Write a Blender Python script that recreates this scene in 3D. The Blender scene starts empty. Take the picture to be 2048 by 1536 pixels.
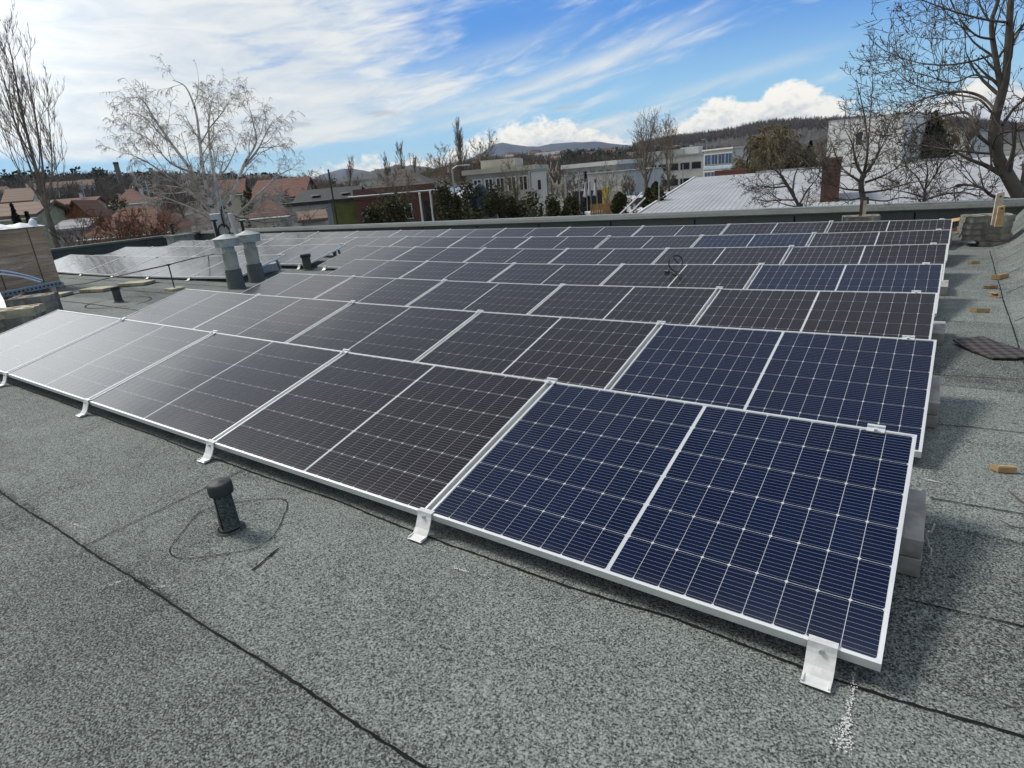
import bpy, math, random
import numpy as np
from mathutils import Vector, Matrix

sc = bpy.context.scene
COL = sc.collection
R_ = math.radians
# ------------------------------------------------------------------ camera
F, W2, H2 = 1211.42, 1024.0, 768.0                     # calibrated on the 2048x1536 photograph
CAM = np.array([0.0081, -1.6497, 1.5003])
FWD = np.array([-0.56073, 0.76299, -0.3216]); RGT = np.array([0.81905, 0.56808, -0.08032]); UPV = np.array([-0.12141, 0.30844, 0.94346])
cd = bpy.data.cameras.new('camera'); cam = bpy.data.objects.new('camera', cd); COL.objects.link(cam); sc.camera = cam
cd.sensor_fit = 'HORIZONTAL'; cd.sensor_width = 36.0; cd.lens = F / 2048 * 36.0
cd.clip_start = 0.05; cd.clip_end = 20000
cam.matrix_world = Matrix(((RGT[0], UPV[0], -FWD[0], CAM[0]), (RGT[1], UPV[1], -FWD[1], CAM[1]), (RGT[2], UPV[2], -FWD[2], CAM[2]), (0, 0, 0, 1)))

sc.view_settings.view_transform = 'Standard'
sc.view_settings.look = 'None'
sc.view_settings.exposure = 0.60
sc.view_settings.gamma = 1.0
sc.cycles.use_denoising = True
sc.cycles.max_bounces = 5
sc.cycles.diffuse_bounces = 2
sc.cycles.glossy_bounces = 3
sc.cycles.transparent_max_bounces = 6

# ------------------------------------------------------------------ sun
SUN_AZ, SUN_EL = -94.0, 48.0
sd = Vector((math.sin(R_(SUN_AZ)) * math.cos(R_(SUN_EL)), math.cos(R_(SUN_AZ)) * math.cos(R_(SUN_EL)), math.sin(R_(SUN_EL))))
sl = bpy.data.lights.new('sun', 'SUN'); so = bpy.data.objects.new('sun', sl); COL.objects.link(so)
sl.energy = 2.1; sl.angle = R_(14.0); sl.color = (1.0, 0.95, 0.86)
so.rotation_euler = (-sd).to_track_quat('-Z', 'Y').to_euler()
so.location = sd * 60

# ------------------------------------------------------------------ sky
world = bpy.data.worlds.new('World'); sc.world = world; world.use_nodes = True
WT = world.node_tree
for n in list(WT.nodes): WT.nodes.remove(n)

class X:
    """a node socket with arithmetic"""
    def __init__(s, t, k): s.t, s.k = t, k
    def op(s, o, *b, clamp=False):
        n = s.t.nodes.new('ShaderNodeMath'); n.operation = o; n.use_clamp = clamp
        for i, q in enumerate((s,) + b):
            if isinstance(q, X): s.t.links.new(q.k, n.inputs[i])
            else: n.inputs[i].default_value = q
        return X(s.t, n.outputs[0])
    def __add__(s, b): return s.op('ADD', b)
    __radd__ = __add__
    def __sub__(s, b): return s.op('SUBTRACT', b)
    def __rsub__(s, b): return (s * -1.0) + b
    def __mul__(s, b): return s.op('MULTIPLY', b)
    __rmul__ = __mul__
    def __truediv__(s, b): return s.op('DIVIDE', b)
    def mx(s, b): return s.op('MAXIMUM', b)
    def mn(s, b): return s.op('MINIMUM', b)
    def sat(s): return s.op('ADD', 0.0, clamp=True)
    def pw(s, b): return s.op('POWER', b)
    def fr(s): return s.op('FRACT')
    def ab(s): return s.op('ABSOLUTE')
    def gt(s, b): return s.op('GREATER_THAN', b)
    def lt(s, b): return s.op('LESS_THAN', b)
    def ss(s, a, b):                       # smoothstep a..b
        n = s.t.nodes.new('ShaderNodeMapRange'); n.interpolation_type = 'SMOOTHSTEP'
        for i, q in ((0, s), (1, a), (2, b)):
            if isinstance(q, X): s.t.links.new(q.k, n.inputs[i])
            else: n.inputs[i].default_value = q
        return X(s.t, n.outputs[0])
    def gauss(s, c, w):
        d = (s - c) / w
        return (d * d * -1.0).op('EXPONENT')

def combine(t, x, y, z=0.0):
    n = t.nodes.new('ShaderNodeCombineXYZ')
    for i, q in enumerate((x, y, z)):
        if isinstance(q, X): t.links.new(q.k, n.inputs[i])
        else: n.inputs[i].default_value = q
    return n.outputs[0]
def noise(t, vec, scale, detail=4.0, rough=0.55, dist=0.0, lac=2.0):
    n = t.nodes.new('ShaderNodeTexNoise'); n.inputs['Scale'].default_value = scale; n.inputs['Detail'].default_value = detail
    n.inputs['Roughness'].default_value = rough; n.inputs['Distortion'].default_value = dist; n.inputs['Lacunarity'].default_value = lac
    if vec is not None: t.links.new(vec, n.inputs['Vector'])
    return X(t, n.outputs['Fac'])
def mixc(t, f, a, b, mode='MIX'):
    n = t.nodes.new('ShaderNodeMix'); n.data_type = 'RGBA'; n.blend_type = mode
    if isinstance(f, X): t.links.new(f.k, n.inputs[0])
    else: n.inputs[0].default_value = f
    for i, q in ((6, a), (7, b)):
        if isinstance(q, (tuple, list)): n.inputs[i].default_value = (*q[:3], 1)
        else: t.links.new(q, n.inputs[i])
    return n.outputs[2]

tc = WT.nodes.new('ShaderNodeTexCoord')
sp = WT.nodes.new('ShaderNodeSeparateXYZ'); WT.links.new(tc.outputs['Generated'], sp.inputs[0])
dx, dy, dz = (X(WT, sp.outputs[i]) for i in range(3))
az = dx.op('ARCTAN2', dy) * 57.29578
el = dz.op('ARCSINE') * 57.29578
sky = WT.nodes.new('ShaderNodeTexSky'); sky.sky_type = 'NISHITA'; sky.sun_disc = False
sky.sun_elevation = R_(SUN_EL); sky.sun_rotation = R_(SUN_AZ); sky.air_density = 1.0; sky.dust_density = 0.25; sky.ozone_density = 2.5; sky.altitude = 150
# clear blue, deepened with height as the photograph's camera renders it
KX_ = 0.665                                               # display colours -> radiance at this exposure
def ramp3(h, stops):
    c = stops[0][1]
    for (e0, c0), (e1, c1) in zip(stops, stops[1:]): c = mixc(WT, h.ss(e0, e1), c, c1)
    return c
clear = ramp3(el, [(0, (0.50, 0.74, 0.84)), (4.5, (0.34, 0.63, 0.88)), (12.5, (0.095, 0.31, 0.78)), (24.0, (0.21, 0.245, 0.29)), (40.0, (0.155, 0.175, 0.205)), (54.0, (0.022, 0.060, 0.25)), (75.0, (0.03, 0.08, 0.28))])
nish = mixc(WT, 1.0, sky.outputs[0], (0.075, 0.10, 0.13), 'MULTIPLY')
clear = mixc(WT, 0.15, clear, nish)
bg = WT.nodes.new('ShaderNodeBackground'); WT.links.new(clear, bg.inputs[0]); bg.inputs[1].default_value = KX_
# --- high streaked veil
azc = az.mn(-14.0)
sh = (azc + 62.0).mx(0.0)
elp = el - sh * sh * 0.0034
v1 = combine(WT, az * 0.040, elp * 0.24, 3.1)
v2 = combine(WT, az * 0.16, elp * 0.75, 7.7)
n1 = noise(WT, v1, 1.0, 7.0, 0.60, 0.9)
n2 = noise(WT, v2, 1.0, 6.0, 0.62, 0.5)
wisp = n1 * 0.68 + n2 * 0.32
left = az.ss(-30.0, -58.0)                          # 1 on the left
cover = left * 0.20 + 0.08
cover = cover - az.ss(-26.0, -14.0) * 0.10
cover = cover + el.gauss(15.0, 5.0) * az.ss(-50.0, -68.0) * 0.22 - el.ss(20.0, 32.0) * 0.34     # the bright veil over the left
cover = cover - el.ss(34.0, 50.0) * az.ss(-52.0, -38.0) * 0.14
cover = cover - (el.ss(4.6, 2.6) * el.ss(-1.0, 0.6)) * az.ss(-34.0, -44.0) * 0.42    # clear strip along the horizon
veil = (wisp + cover).ss(0.50, 0.76)
# three drawn-out bands that climb to the right
wob = (n2 - 0.5) * 2.2
b1 = (elp + wob * 0.55).gauss(4.2, 0.75) * az.ss(-58.0, -44.0) * az.ss(-14.0, -26.0)
b2 = (elp + wob * 0.45).gauss(3.05, 0.42) * az.ss(-50.0, -38.0) * az.ss(-22.0, -29.0)
b3 = (el + wob * 0.5 - (az + 23.0) * 0.17).gauss(4.9, 0.50) * az.ss(-25.0, -20.0) * az.ss(-6.0, -13.0)
b0 = (elp + wob * 0.7).gauss(7.4, 0.9) * az.ss(-62.0, -48.0) * az.ss(-24.0, -36.0)
bands = (b1 * 0.95).mx(b2 * 0.85).mx(b3 * 0.45).mx(b0 * 0.40) * (n1 * 0.9 + n2 * 0.9 - 0.10).sat()
veil = veil.mx(bands.sat())
# --- cumulus bank on the horizon
vb = combine(WT, az * 0.62, el * 0.95, 1.3)
nb = noise(WT, vb, 1.0, 7.0, 0.60, 0.35)
nb3 = noise(WT, combine(WT, az * 1.5, el * 2.2, 9.3), 1.0, 5.0, 0.6, 0.3)
vb2 = combine(WT, az * 0.25, el * 0.25, 5.3)
nb2 = noise(WT, vb2, 1.0, 3.0, 0.5)
top = 2.7 * az.gauss(-35.0, 5.0) + 2.4 * az.gauss(-29.0, 4.2) + 1.2 * az.gauss(-21.5, 3.6) + 3.7 * az.gauss(-17.0, 2.9) + 4.2 * az.gauss(-12.0, 2.6) + 1.9 * az.gauss(-8.0, 3.0) + 2.6 * az.gauss(0.5, 5.5) + 1.4 * az.gauss(-46.0, 8.0) + 1.0
top = top + (nb - 0.5) * 3.0 + (nb2 - 0.5) * 0.8
cum = (top - el + (nb3 - 0.5) * 0.7).ss(-0.22, 0.50) * az.ss(-60.0, -46.0) * el.ss(-3.0, -0.5)
body = (top - el)
lit = (1.0 - body.ss(0.3, 3.2)) * 0.72 + (nb - 0.42) * 2.3 + (nb3 - 0.5) * 1.5
right_bank = az.ss(-24.0, -19.0) - az.ss(-9.0, -5.0) * 1.9
lit = (lit + right_bank * 0.20 + az.gauss(-35.5, 2.2) * 0.1).sat()
cumcol = mixc(WT, lit, (0.42, 0.50, 0.62), (1.02, 0.99, 0.91))
# --- grey scraps under the veil
g1 = az.gauss(-52.5, 2.6) * el.gauss(5.6, 0.42) + az.gauss(-45.3, 2.0) * el.gauss(6.0, 0.36) + az.gauss(-29.8, 2.2) * el.gauss(5.3, 0.22)
grey = (g1 * (noise(WT, combine(WT, az * 0.5, el * 1.6, 2.0), 1.0, 6.0, 0.65, 0.8) * 2.4 - 0.55)).ss(0.25, 0.75)
# --- added glow low on the left, apart from the sun, to brighten panel reflections
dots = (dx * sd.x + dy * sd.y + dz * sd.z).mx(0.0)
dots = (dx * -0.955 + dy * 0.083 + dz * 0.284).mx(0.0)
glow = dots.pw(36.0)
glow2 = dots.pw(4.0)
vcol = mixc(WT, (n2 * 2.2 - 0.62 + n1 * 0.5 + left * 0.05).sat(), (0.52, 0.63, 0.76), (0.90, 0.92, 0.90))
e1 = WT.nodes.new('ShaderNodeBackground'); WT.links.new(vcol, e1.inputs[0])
behind = dy.ss(0.10, -0.40) * el.ss(2.0, 16.0)  # unseen cloud behind the camera, added, kept dim so light comes from above
over = el.ss(60.0, 76.0)  # unseen bright cloud overhead, added as fill light
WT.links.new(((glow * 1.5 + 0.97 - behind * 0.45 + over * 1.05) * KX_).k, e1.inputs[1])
e2 = WT.nodes.new('ShaderNodeBackground'); WT.links.new(cumcol, e2.inputs[0]); e2.inputs[1].default_value = 1.03 * KX_
e3 = WT.nodes.new('ShaderNodeBackground'); e3.inputs[0].default_value = (0.46, 0.52, 0.60, 1); e3.inputs[1].default_value = KX_
def mixs(f, a, b):
    n = WT.nodes.new('ShaderNodeMixShader'); WT.links.new(f.k, n.inputs[0]); WT.links.new(a.outputs[0], n.inputs[1]); WT.links.new(b.outputs[0], n.inputs[2]); return n
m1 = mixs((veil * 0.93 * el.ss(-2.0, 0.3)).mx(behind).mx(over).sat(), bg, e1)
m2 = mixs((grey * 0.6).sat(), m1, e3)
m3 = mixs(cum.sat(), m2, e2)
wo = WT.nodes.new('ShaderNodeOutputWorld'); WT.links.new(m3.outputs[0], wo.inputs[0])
world.cycles.sampling_method = 'MANUAL'; world.cycles.sample_map_resolution = 1024

# ------------------------------------------------------------------ helpers
def ray(u, v):
    return FWD + RGT * ((u - W2) / F) + UPV * ((H2 - v) / F)
def onz(u, v, z=0.0):                                   # pixel of the photograph -> point at height z
    d = ray(u, v); return CAM + d * ((z - CAM[2]) / d[2])
def ony(u, v, y):
    d = ray(u, v); return CAM + d * ((y - CAM[1]) / d[1])
def at(u, v, D):                                        # pixel -> point at horizontal distance D
    d = ray(u, v); return CAM + d * (D / math.hypot(d[0], d[1]))

class MB:
    def __init__(s): s.v, s.f, s.m = [], [], []
    def add(s, vs, fs, mat=0):
        o = len(s.v); s.v += [tuple(map(float, p)) for p in vs]; s.f += [tuple(i + o for i in f) for f in fs]; s.m += [mat] * len(fs)
    def quad(s, a, b, c, d, mat=0): s.add([a, b, c, d], [(0, 1, 2, 3)], mat)
    def box(s, c, size, M=None, mat=0):
        x, y, z = (q / 2 for q in size); P = []
        for k in ((-x, -y, -z), (x, -y, -z), (x, y, -z), (-x, y, -z), (-x, -y, z), (x, -y, z), (x, y, z), (-x, y, z)):
            p = Vector(k)
            if M is not None: p = M @ p
            P.append(p + Vector(c))
        s.add(P, [(3, 2, 1, 0), (4, 5, 6, 7), (0, 1, 5, 4), (1, 2, 6, 5), (2, 3, 7, 6), (3, 0, 4, 7)], mat)
    def hexa(s, lo, hi, mat=0):                          # 4 bottom + 4 top points, both counterclockwise
        s.add(list(lo) + list(hi), [(3, 2, 1, 0), (4, 5, 6, 7), (0, 1, 5, 4), (1, 2, 6, 5), (2, 3, 7, 6), (3, 0, 4, 7)], mat)
    def tube(s, pts, rads, n=8, mat=0, caps=True):
        pts = [Vector(p) for p in pts]
        if not hasattr(rads, '__len__'): rads = [rads] * len(pts)
        t0 = (pts[1] - pts[0]).normalized(); a = t0.orthogonal().normalized(); V = []
        for i, p in enumerate(pts):
            t = (pts[min(i + 1, len(pts) - 1)] - pts[max(i - 1, 0)]).normalized()
            a = (a - t * a.dot(t)).normalized(); b = t.cross(a)
            for k in range(n):
                th = 2 * math.pi * k / n; V.append(p + (a * math.cos(th) + b * math.sin(th)) * rads[i])
        Fs = [(i * n + k, i * n + (k + 1) % n, (i + 1) * n + (k + 1) % n, (i + 1) * n + k) for i in range(len(pts) - 1) for k in range(n)]
        if caps: Fs += [tuple(range(n - 1, -1, -1)), tuple(range((len(pts) - 1) * n, len(pts) * n))]
        s.add(V, Fs, mat)
    def prism(s, poly, z0, z1, mat=0, M=None):           # poly: counterclockwise xy list
        n = len(poly); V = [Vector((p[0], p[1], z0)) for p in poly] + [Vector((p[0], p[1], z1)) for p in poly]
        if M is not None: V = [M @ p for p in V]
        s.add(V, [tuple(range(n - 1, -1, -1)), tuple(range(n, 2 * n))] + [(i, (i + 1) % n, n + (i + 1) % n, n + i) for i in range(n)], mat)
    def lathe(s, prof, n=24, mat=0, c=(0, 0, 0)):
        V = [(c[0] + r * math.cos(2 * math.pi * k / n), c[1] + r * math.sin(2 * math.pi * k / n), c[2] + z) for r, z in prof for k in range(n)]
        Fs = [(i * n + k, i * n + (k + 1) % n, (i + 1) * n + (k + 1) % n, (i + 1) * n + k) for i in range(len(prof) - 1) for k in range(n)]
        Fs += [tuple(range(n - 1, -1, -1)), tuple(range((len(prof) - 1) * n, len(prof) * n))]
        s.add(V, Fs, mat)
    def build(s, name, mats, parent=None, smooth=False, bevel=0.0, angle=40):
        me = bpy.data.meshes.new(name); me.from_pydata(s.v, [], s.f); me.update()
        if not isinstance(mats, (list, tuple)): mats = [mats]
        for m in mats: me.materials.append(m)
        if len(mats) > 1: me.polygons.foreach_set('material_index', s.m)
        if smooth:
            me.polygons.foreach_set('use_smooth', [True] * len(me.polygons))
            me.set_sharp_from_angle(angle=R_(angle))
        o = bpy.data.objects.new(name, me); COL.objects.link(o)
        if parent is not None: o.parent = parent
        if bevel:
            b = o.modifiers.new('bevel', 'BEVEL'); b.width = bevel; b.segments = 2; b.limit_method = 'ANGLE'; b.angle_limit = R_(35)
        return o

def tag(o, label=None, cat=None, group=None, kind=None):
    if label: o['label'] = label
    if cat: o['category'] = cat
    if group: o['group'] = group
    if kind: o['kind'] = kind
    return o
def empty(name, loc=(0, 0, 0), rz=0.0):
    o = bpy.data.objects.new(name, None); COL.objects.link(o); o.location = loc; o.rotation_euler = (0, 0, rz); o.empty_display_size = 0.1
    return o
def copy_tree(o, parent=None):
    c = o.copy(); COL.objects.link(c)
    if parent is not None: c.parent = parent
    for ch in o.children: copy_tree(ch, c)
    return c
def RZ(a): return Matrix.Rotation(a, 3, 'Z')

# ------------------------------------------------------------------ materials
def newmat(name):
    m = bpy.data.materials.new(name); m.use_nodes = True; t = m.node_tree; return m, t, t.nodes['Principled BSDF']
def objco(t):
    n = t.nodes.new('ShaderNodeTexCoord'); return n.outputs['Object']
def sepco(t, k):
    n = t.nodes.new('ShaderNodeSeparateXYZ'); t.links.new(k, n.inputs[0]); return [X(t, n.outputs[i]) for i in range(3)]
def bump(t, b, h, strength, dist):
    n = t.nodes.new('ShaderNodeBump'); n.inputs['Strength'].default_value = strength; n.inputs['Distance'].default_value = dist
    t.links.new(h.k, n.inputs['Height']); t.links.new(n.outputs[0], b.inputs['Normal'])
def mat(name, col, rough=0.6, metal=0.0, var=0.18, scale=2.0, col2=None, bscale=0.0, bstr=0.3, bdist=0.01, detail=5.0, spec=0.5, rnd=0.0):
    m, t, b = newmat(name)
    c1 = tuple(q * (1 - var) for q in col); c2 = col2 or tuple(min(1, q * (1 + var)) for q in col)
    co = objco(t)
    f = noise(t, co, scale, detail, 0.6)
    k = mixc(t, f.ss(0.3, 0.7), c1, c2)
    if rnd:
        oi = t.nodes.new('ShaderNodeObjectInfo'); r = X(t, oi.outputs['Random'])
        hv = t.nodes.new('ShaderNodeHueSaturation'); t.links.new(k, hv.inputs['Color'])
        t.links.new((r * (2 * rnd) + (1 - rnd)).k, hv.inputs['Value']); k = hv.outputs[0]
    t.links.new(k, b.inputs['Base Color'])
    b.inputs['Roughness'].default_value = rough; b.inputs['Metallic'].default_value = metal; b.inputs['Specular IOR Level'].default_value = spec
    if bscale: bump(t, b, noise(t, co, bscale, 4.0, 0.6), bstr, bdist)
    return m

def roof_mat(name, lo=(0.026, 0.031, 0.029), hi=(0.365, 0.405, 0.38)):
    m, t, b = newmat(name); co = objco(t)
    fine = noise(t, co, 150.0, 2.0, 0.6, 0.5)
    med = noise(t, co, 48.0, 2.0, 0.6, 0.3)
    vo = t.nodes.new('ShaderNodeTexVoronoi'); vo.inputs['Scale'].default_value = 190.0; t.links.new(co, vo.inputs['Vector'])
    sx = t.nodes.new('ShaderNodeSeparateXYZ'); t.links.new(vo.outputs['Color'], sx.inputs[0]); cell = X(t, sx.outputs[0])
    big = noise(t, co, 0.50, 5.0, 0.6, 0.4); mid = noise(t, co, 4.0, 5.0, 0.65)
    x, y, z = sepco(t, co); wn = t.nodes.new('ShaderNodeTexWhiteNoise'); wn.noise_dimensions = '1D'; t.links.new(((y + 0.85) / 0.945).op('FLOOR').k, wn.inputs['W']); sheet = X(t, wn.outputs['Value'])
    pud = noise(t, co, 0.9, 4.0, 0.5, 0.6); stain = pud.gauss(0.56, 0.012) * -0.10 + pud.ss(0.57, 0.62) * -0.06
    lap = (((y + 0.85) / 0.945).fr() - 0.5).ab().ss(0.47, 0.5); stain = stain - lap * (pud.ss(0.4, 0.6) * 0.16 + 0.02)
    gr = (fine - 0.5) * 2.4 + (cell - 0.5) * 0.50 + (med - 0.5) * 0.45
    val = (gr + 0.40 + (mid - 0.5) * 0.30 + (big - 0.5) * 0.40 + (sheet - 0.5) * 0.24 + stain).sat()
    c = mixc(t, val, lo, hi)
    c = mixc(t, big.ss(0.54, 0.70) * 0.30, c, (0.075, 0.073, 0.066))
    t.links.new(c, b.inputs['Base Color']); b.inputs['Roughness'].default_value = 0.85; b.inputs['Specular IOR Level'].default_value = 0.25
    bump(t, b, (fine * 0.7 + cell * 0.3), 0.7, 0.006)
    return m
M_ROOF = roof_mat('roofing_felt')
M_FELT = roof_mat('roofing_felt_dark', (0.030, 0.038, 0.036), (0.15, 0.17, 0.16))
M_BIT = mat('bitumen_seam', (0.010, 0.011, 0.011), 0.85, var=0.4, scale=9, spec=0.15)
M_CHALK = mat('chalk', (0.62, 0.63, 0.62), 0.9, var=0.1)

M_ALU = mat('white_aluminium', (0.80, 0.82, 0.82), 0.32, 0.35, var=0.05, scale=6)
M_ALU2 = mat('foot_aluminium', (0.74, 0.75, 0.74), 0.42, 0.25, var=0.12, scale=30)
M_STEEL = mat('galvanised_steel', (0.42, 0.45, 0.46), 0.42, 0.55, var=0.18, scale=14)
M_BLACK = mat('black_plastic', (0.014, 0.015, 0.016), 0.5, var=0.3, scale=20)
M_RUBBER = mat('rubber_cap', (0.030, 0.035, 0.037), 0.62, var=0.25, scale=25, bscale=60, bstr=0.15)
M_CONC = mat('concrete', (0.30, 0.295, 0.28), 0.9, var=0.28, scale=9, bscale=70, bstr=0.5, bdist=0.004)
M_CONCD = mat('weathered_concrete', (0.21, 0.20, 0.175), 0.92, var=0.42, scale=6, bscale=60, bstr=0.6, bdist=0.006)
M_PAVER = mat('sandy_paver', (0.40, 0.36, 0.26), 0.92, var=0.3, scale=7, bscale=60, bstr=0.5, bdist=0.004)
M_BACK = mat('panel_backsheet', (0.56, 0.58, 0.60), 0.12, var=0.02)

def cell_material(name, base, base2):
    m, t, b = newmat(name); co = objco(t); x, y, z = sepco(t, co)
    n = noise(t, co, 1.6, 3.0, 0.5)
    oi = t.nodes.new('ShaderNodeObjectInfo'); rnd = X(t, oi.outputs['Random'])
    # each wafer differs a little
    cx = (x / 0.093).op('FLOOR'); cy = (y / 0.184).op('FLOOR')
    wn = t.nodes.new('ShaderNodeTexWhiteNoise'); wn.noise_dimensions = '3D'
    t.links.new(combine(t, cx, cy, rnd * 50.0), wn.inputs['Vector']); wv = X(t, wn.outputs['Value'])
    c = mixc(t, (n * 0.9 - 0.2 + wv * 0.35).sat(), base, base2)
    bar = ((y - 0.016) / 0.0184).fr()
    line = (bar - 0.5).ab().lt(0.032)
    c = mixc(t, line * 0.62, c, (0.36, 0.37, 0.40))
    dust = noise(t, co, 3.0, 5.0, 0.65).ss(0.45, 0.85) * 0.018 + y.ss(0.07, 0.012) * (noise(t, co, 9.0, 3.0) * 0.07)
    c = mixc(t, dust.sat(), c, (0.30, 0.29, 0.27))
    t.links.new(c, b.inputs['Base Color'])
    b.inputs['Roughness'].default_value = 0.22; b.inputs['IOR'].default_value = 1.45
    b.inputs['Coat Weight'].default_value = 0.45; b.inputs['Coat Roughness'].default_value = 0.06; b.inputs['Coat IOR'].default_value = 1.42
    return m
M_CELL_BLUE = cell_material('blue_solar_cells', (0.0009, 0.0038, 0.018), (0.0016, 0.0085, 0.035))
M_CELL_GREY = cell_material('grey_solar_cells', (0.0085, 0.0070, 0.0070), (0.018, 0.0142, 0.0125))

# ------------------------------------------------------------------ solar rows: fitted joint positions (x, height above 0.1 m)
PW, PD, TILT, RP = 1.722, 1.134, 0.2345, 1.5651
ROWS = {
1: [(0, 0.0, 0.023), (1, -1.737, 0.033), (2, -3.49, 0.036), (3, -5.243, 0.051), (4, -6.996, 0.064), (5, -8.734, 0.073)],
2: [(0, 0.029, 0.008), (1, -1.709, -0.007), (2, -3.462, -0.011), (3, -5.215, -0.004), (4, -6.968, 0.008), (5, -8.705, 0.024)],
3: [(0, -0.004, -0.009), (1, -1.742, -0.033), (2, -3.495, -0.047), (3, -5.248, -0.046), (4, -7.001, -0.033), (5, -8.738, -0.013)],
4: [(0, 0.005, -0.018), (1, -1.733, -0.048), (2, -3.486, -0.067), (3, -5.239, -0.068), (4, -6.992, -0.052), (5, -8.729, -0.027), (100, -10.8, 0.056), (101, -12.537, 0.022), (102, -14.29, -0.002), (103, -16.043, -0.011), (104, -17.796, -0.003), (105, -19.549, 0.016), (106, -21.287, 0.04)],
5: [(0, 0.018, -0.03), (1, -1.719, -0.055), (2, -3.472, -0.071), (3, -5.225, -0.07), (4, -6.978, -0.052), (5, -8.731, -0.021), (6, -10.469, 0.018), (100, -10.783, 0.054), (101, -12.52, 0.044), (102, -14.273, 0.035), (103, -16.026, 0.031), (104, -17.779, 0.033), (105, -19.532, 0.038), (106, -21.269, 0.046)],
6: [(0, 0.029, -0.04), (1, -1.708, -0.054), (2, -3.461, -0.06), (3, -5.214, -0.054), (4, -6.967, -0.037), (5, -8.72, -0.012), (6, -10.473, 0.013), (7, -12.226, 0.025), (8, -13.979, 0.027), (9, -15.732, 0.027), (10, -17.485, 0.029), (11, -19.238, 0.033), (12, -20.975, 0.039)],
7: [(0, 0.032, -0.043), (1, -1.705, -0.043), (2, -3.458, -0.039), (3, -5.211, -0.029), (4, -6.964, -0.015), (5, -8.717, 0.0), (6, -10.47, 0.014), (7, -12.223, 0.026), (8, -13.976, 0.035), (9, -15.729, 0.042), (10, -17.482, 0.048), (11, -19.235, 0.053), (12, -20.972, 0.06)]}
_J = np.array([(x, (r - 1) * RP + 0.3, z) for r, L in ROWS.items() for (k, x, z) in L])
def roof_z(x, y):                                       # the roof felt sags with the rows standing on it
    w = np.exp(-((_J[:, 0] - x) ** 2 + (_J[:, 1] - y) ** 2) / (2 * 1.7 ** 2)) + 1e-9
    fade = 1.0 / (1 + math.exp((abs(y - 4.5) - 7.5) * 2))
    return float((w * (_J[:, 2] + 0.018)).sum() / w.sum()) * fade
def on_roof(u, v, h=0.0):
    z = 0.0
    for _ in range(6):
        p = onz(u, v, z + h); z = roof_z(p[0], p[1])
    p = onz(u, v, z + h); return Vector(p)
def rp(x, y, h=0.0): return Vector((x, y, roof_z(x, y) + h))

# ================================================================== STRUCTURE
GZ = -4.5
RX0, RX1, RY0, RY1 = -25.3, 1.75, -6.0, 12.0
rb = MB()
xs = np.concatenate([np.linspace(RX0, -9.5, 34)[:-1], np.linspace(-9.5, RX1, 46)]); ys = np.linspace(RY0, RY1, 62)
rb.add([(x, y, roof_z(x, y)) for y in ys for x in xs], [(j * len(xs) + i, j * len(xs) + i + 1, (j + 1) * len(xs) + i + 1, (j + 1) * len(xs) + i) for j in range(len(ys) - 1) for i in range(len(xs) - 1)], 0)
rb.box(((RX0 + RX1) / 2, (RY0 + RY1) / 2, (GZ - 0.35) / 2), (RX1 - RX0, RY1 - RY0, -GZ - 0.35), None, 2)
rng = random.Random(3)
def ribbon(pts, w, h=0.004, m=1, jit=0.35, step=0.06, closed=False):
    """a thin uneven strip lying on the roof along xy points"""
    P = [Vector((p[0], p[1])) for p in pts]
    if closed: P.append(P[0])
    Q = []
    for a, b in zip(P, P[1:]):
        n = max(1, int((b - a).length / step))
        Q += [a.lerp(b, i / n) for i in range(n)]
    Q.append(P[-1]); L = []
    ph = rng.random() * 9
    for i, q in enumerate(Q):
        t = (Q[min(i + 1, len(Q) - 1)] - Q[max(i - 1, 0)]).normalized(); nn = Vector((-t.y, t.x))
        o = math.sin(i * 0.21 + ph) * w * 0.35 + rng.uniform(-1, 1) * w * 0.25
        ww = w * 0.5 * (1 + rng.uniform(-jit, jit))
        a, b = q + nn * (o + ww), q + nn * (o - ww)
        L += [rp(a.x, a.y, h), rp(b.x, b.y, h)]
    rb.add(L, [(2 * i, 2 * i + 1, 2 * i + 3, 2 * i + 2) for i in range(len(Q) - 1)], m)
def smoothline(pts, it=2, closed=False):
    P = [Vector((p[0], p[1])) for p in pts]
    for _ in range(it):
        N = []; rngi = range(len(P)) if closed else range(len(P) - 1)
        if not closed: N.append(P[0])
        for i in rngi:
            a, b = P[i], P[(i + 1) % len(P)]; N += [a.lerp(b, 0.25), a.lerp(b, 0.75)]
        if not closed: N.append(P[-1])
        P = N
    return P
def pix(L): return [on_roof(u, v) for u, v in L]
a, b = on_roof(0, 985), on_roof(850, 1536)
ribbon([(-24, a.y), (a.x, a.y), (b.x, b.y), (1.0, b.y - 0.01)], 0.0085, step=0.03)
ribbon(pix([(-40, 748), (23, 769), (137, 810), (319, 876), (450, 926), (683, 1006), (900, 1092), (1180, 1188), (1336, 1235), (1520, 1303), (1676, 1362), (1800, 1403), (2048, 1477), (2150, 1508)]), 0.008, 0.0045, step=0.03)
ribbon(pix([(165, 1095), (300, 1030), (490, 940)]), 0.006, 0.005, step=0.05)
loop = pix([(339, 1098), (341, 1112), (364, 1120), (414, 1114), (462, 1107), (507, 1100), (537, 1085), (555, 1064), (569, 1032), (579, 1008), (564, 997), (523, 1000), (473, 1006), (423, 1015), (398, 1026), (384, 1041), (364, 1066), (350, 1082)])
ribbon(smoothline(loop, 2, True), 0.0042, 0.005, step=0.03, closed=True)
ribbon(pix([(557, 1098), (532, 1120), (505, 1142)]), 0.010, 0.005, step=0.03)
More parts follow.
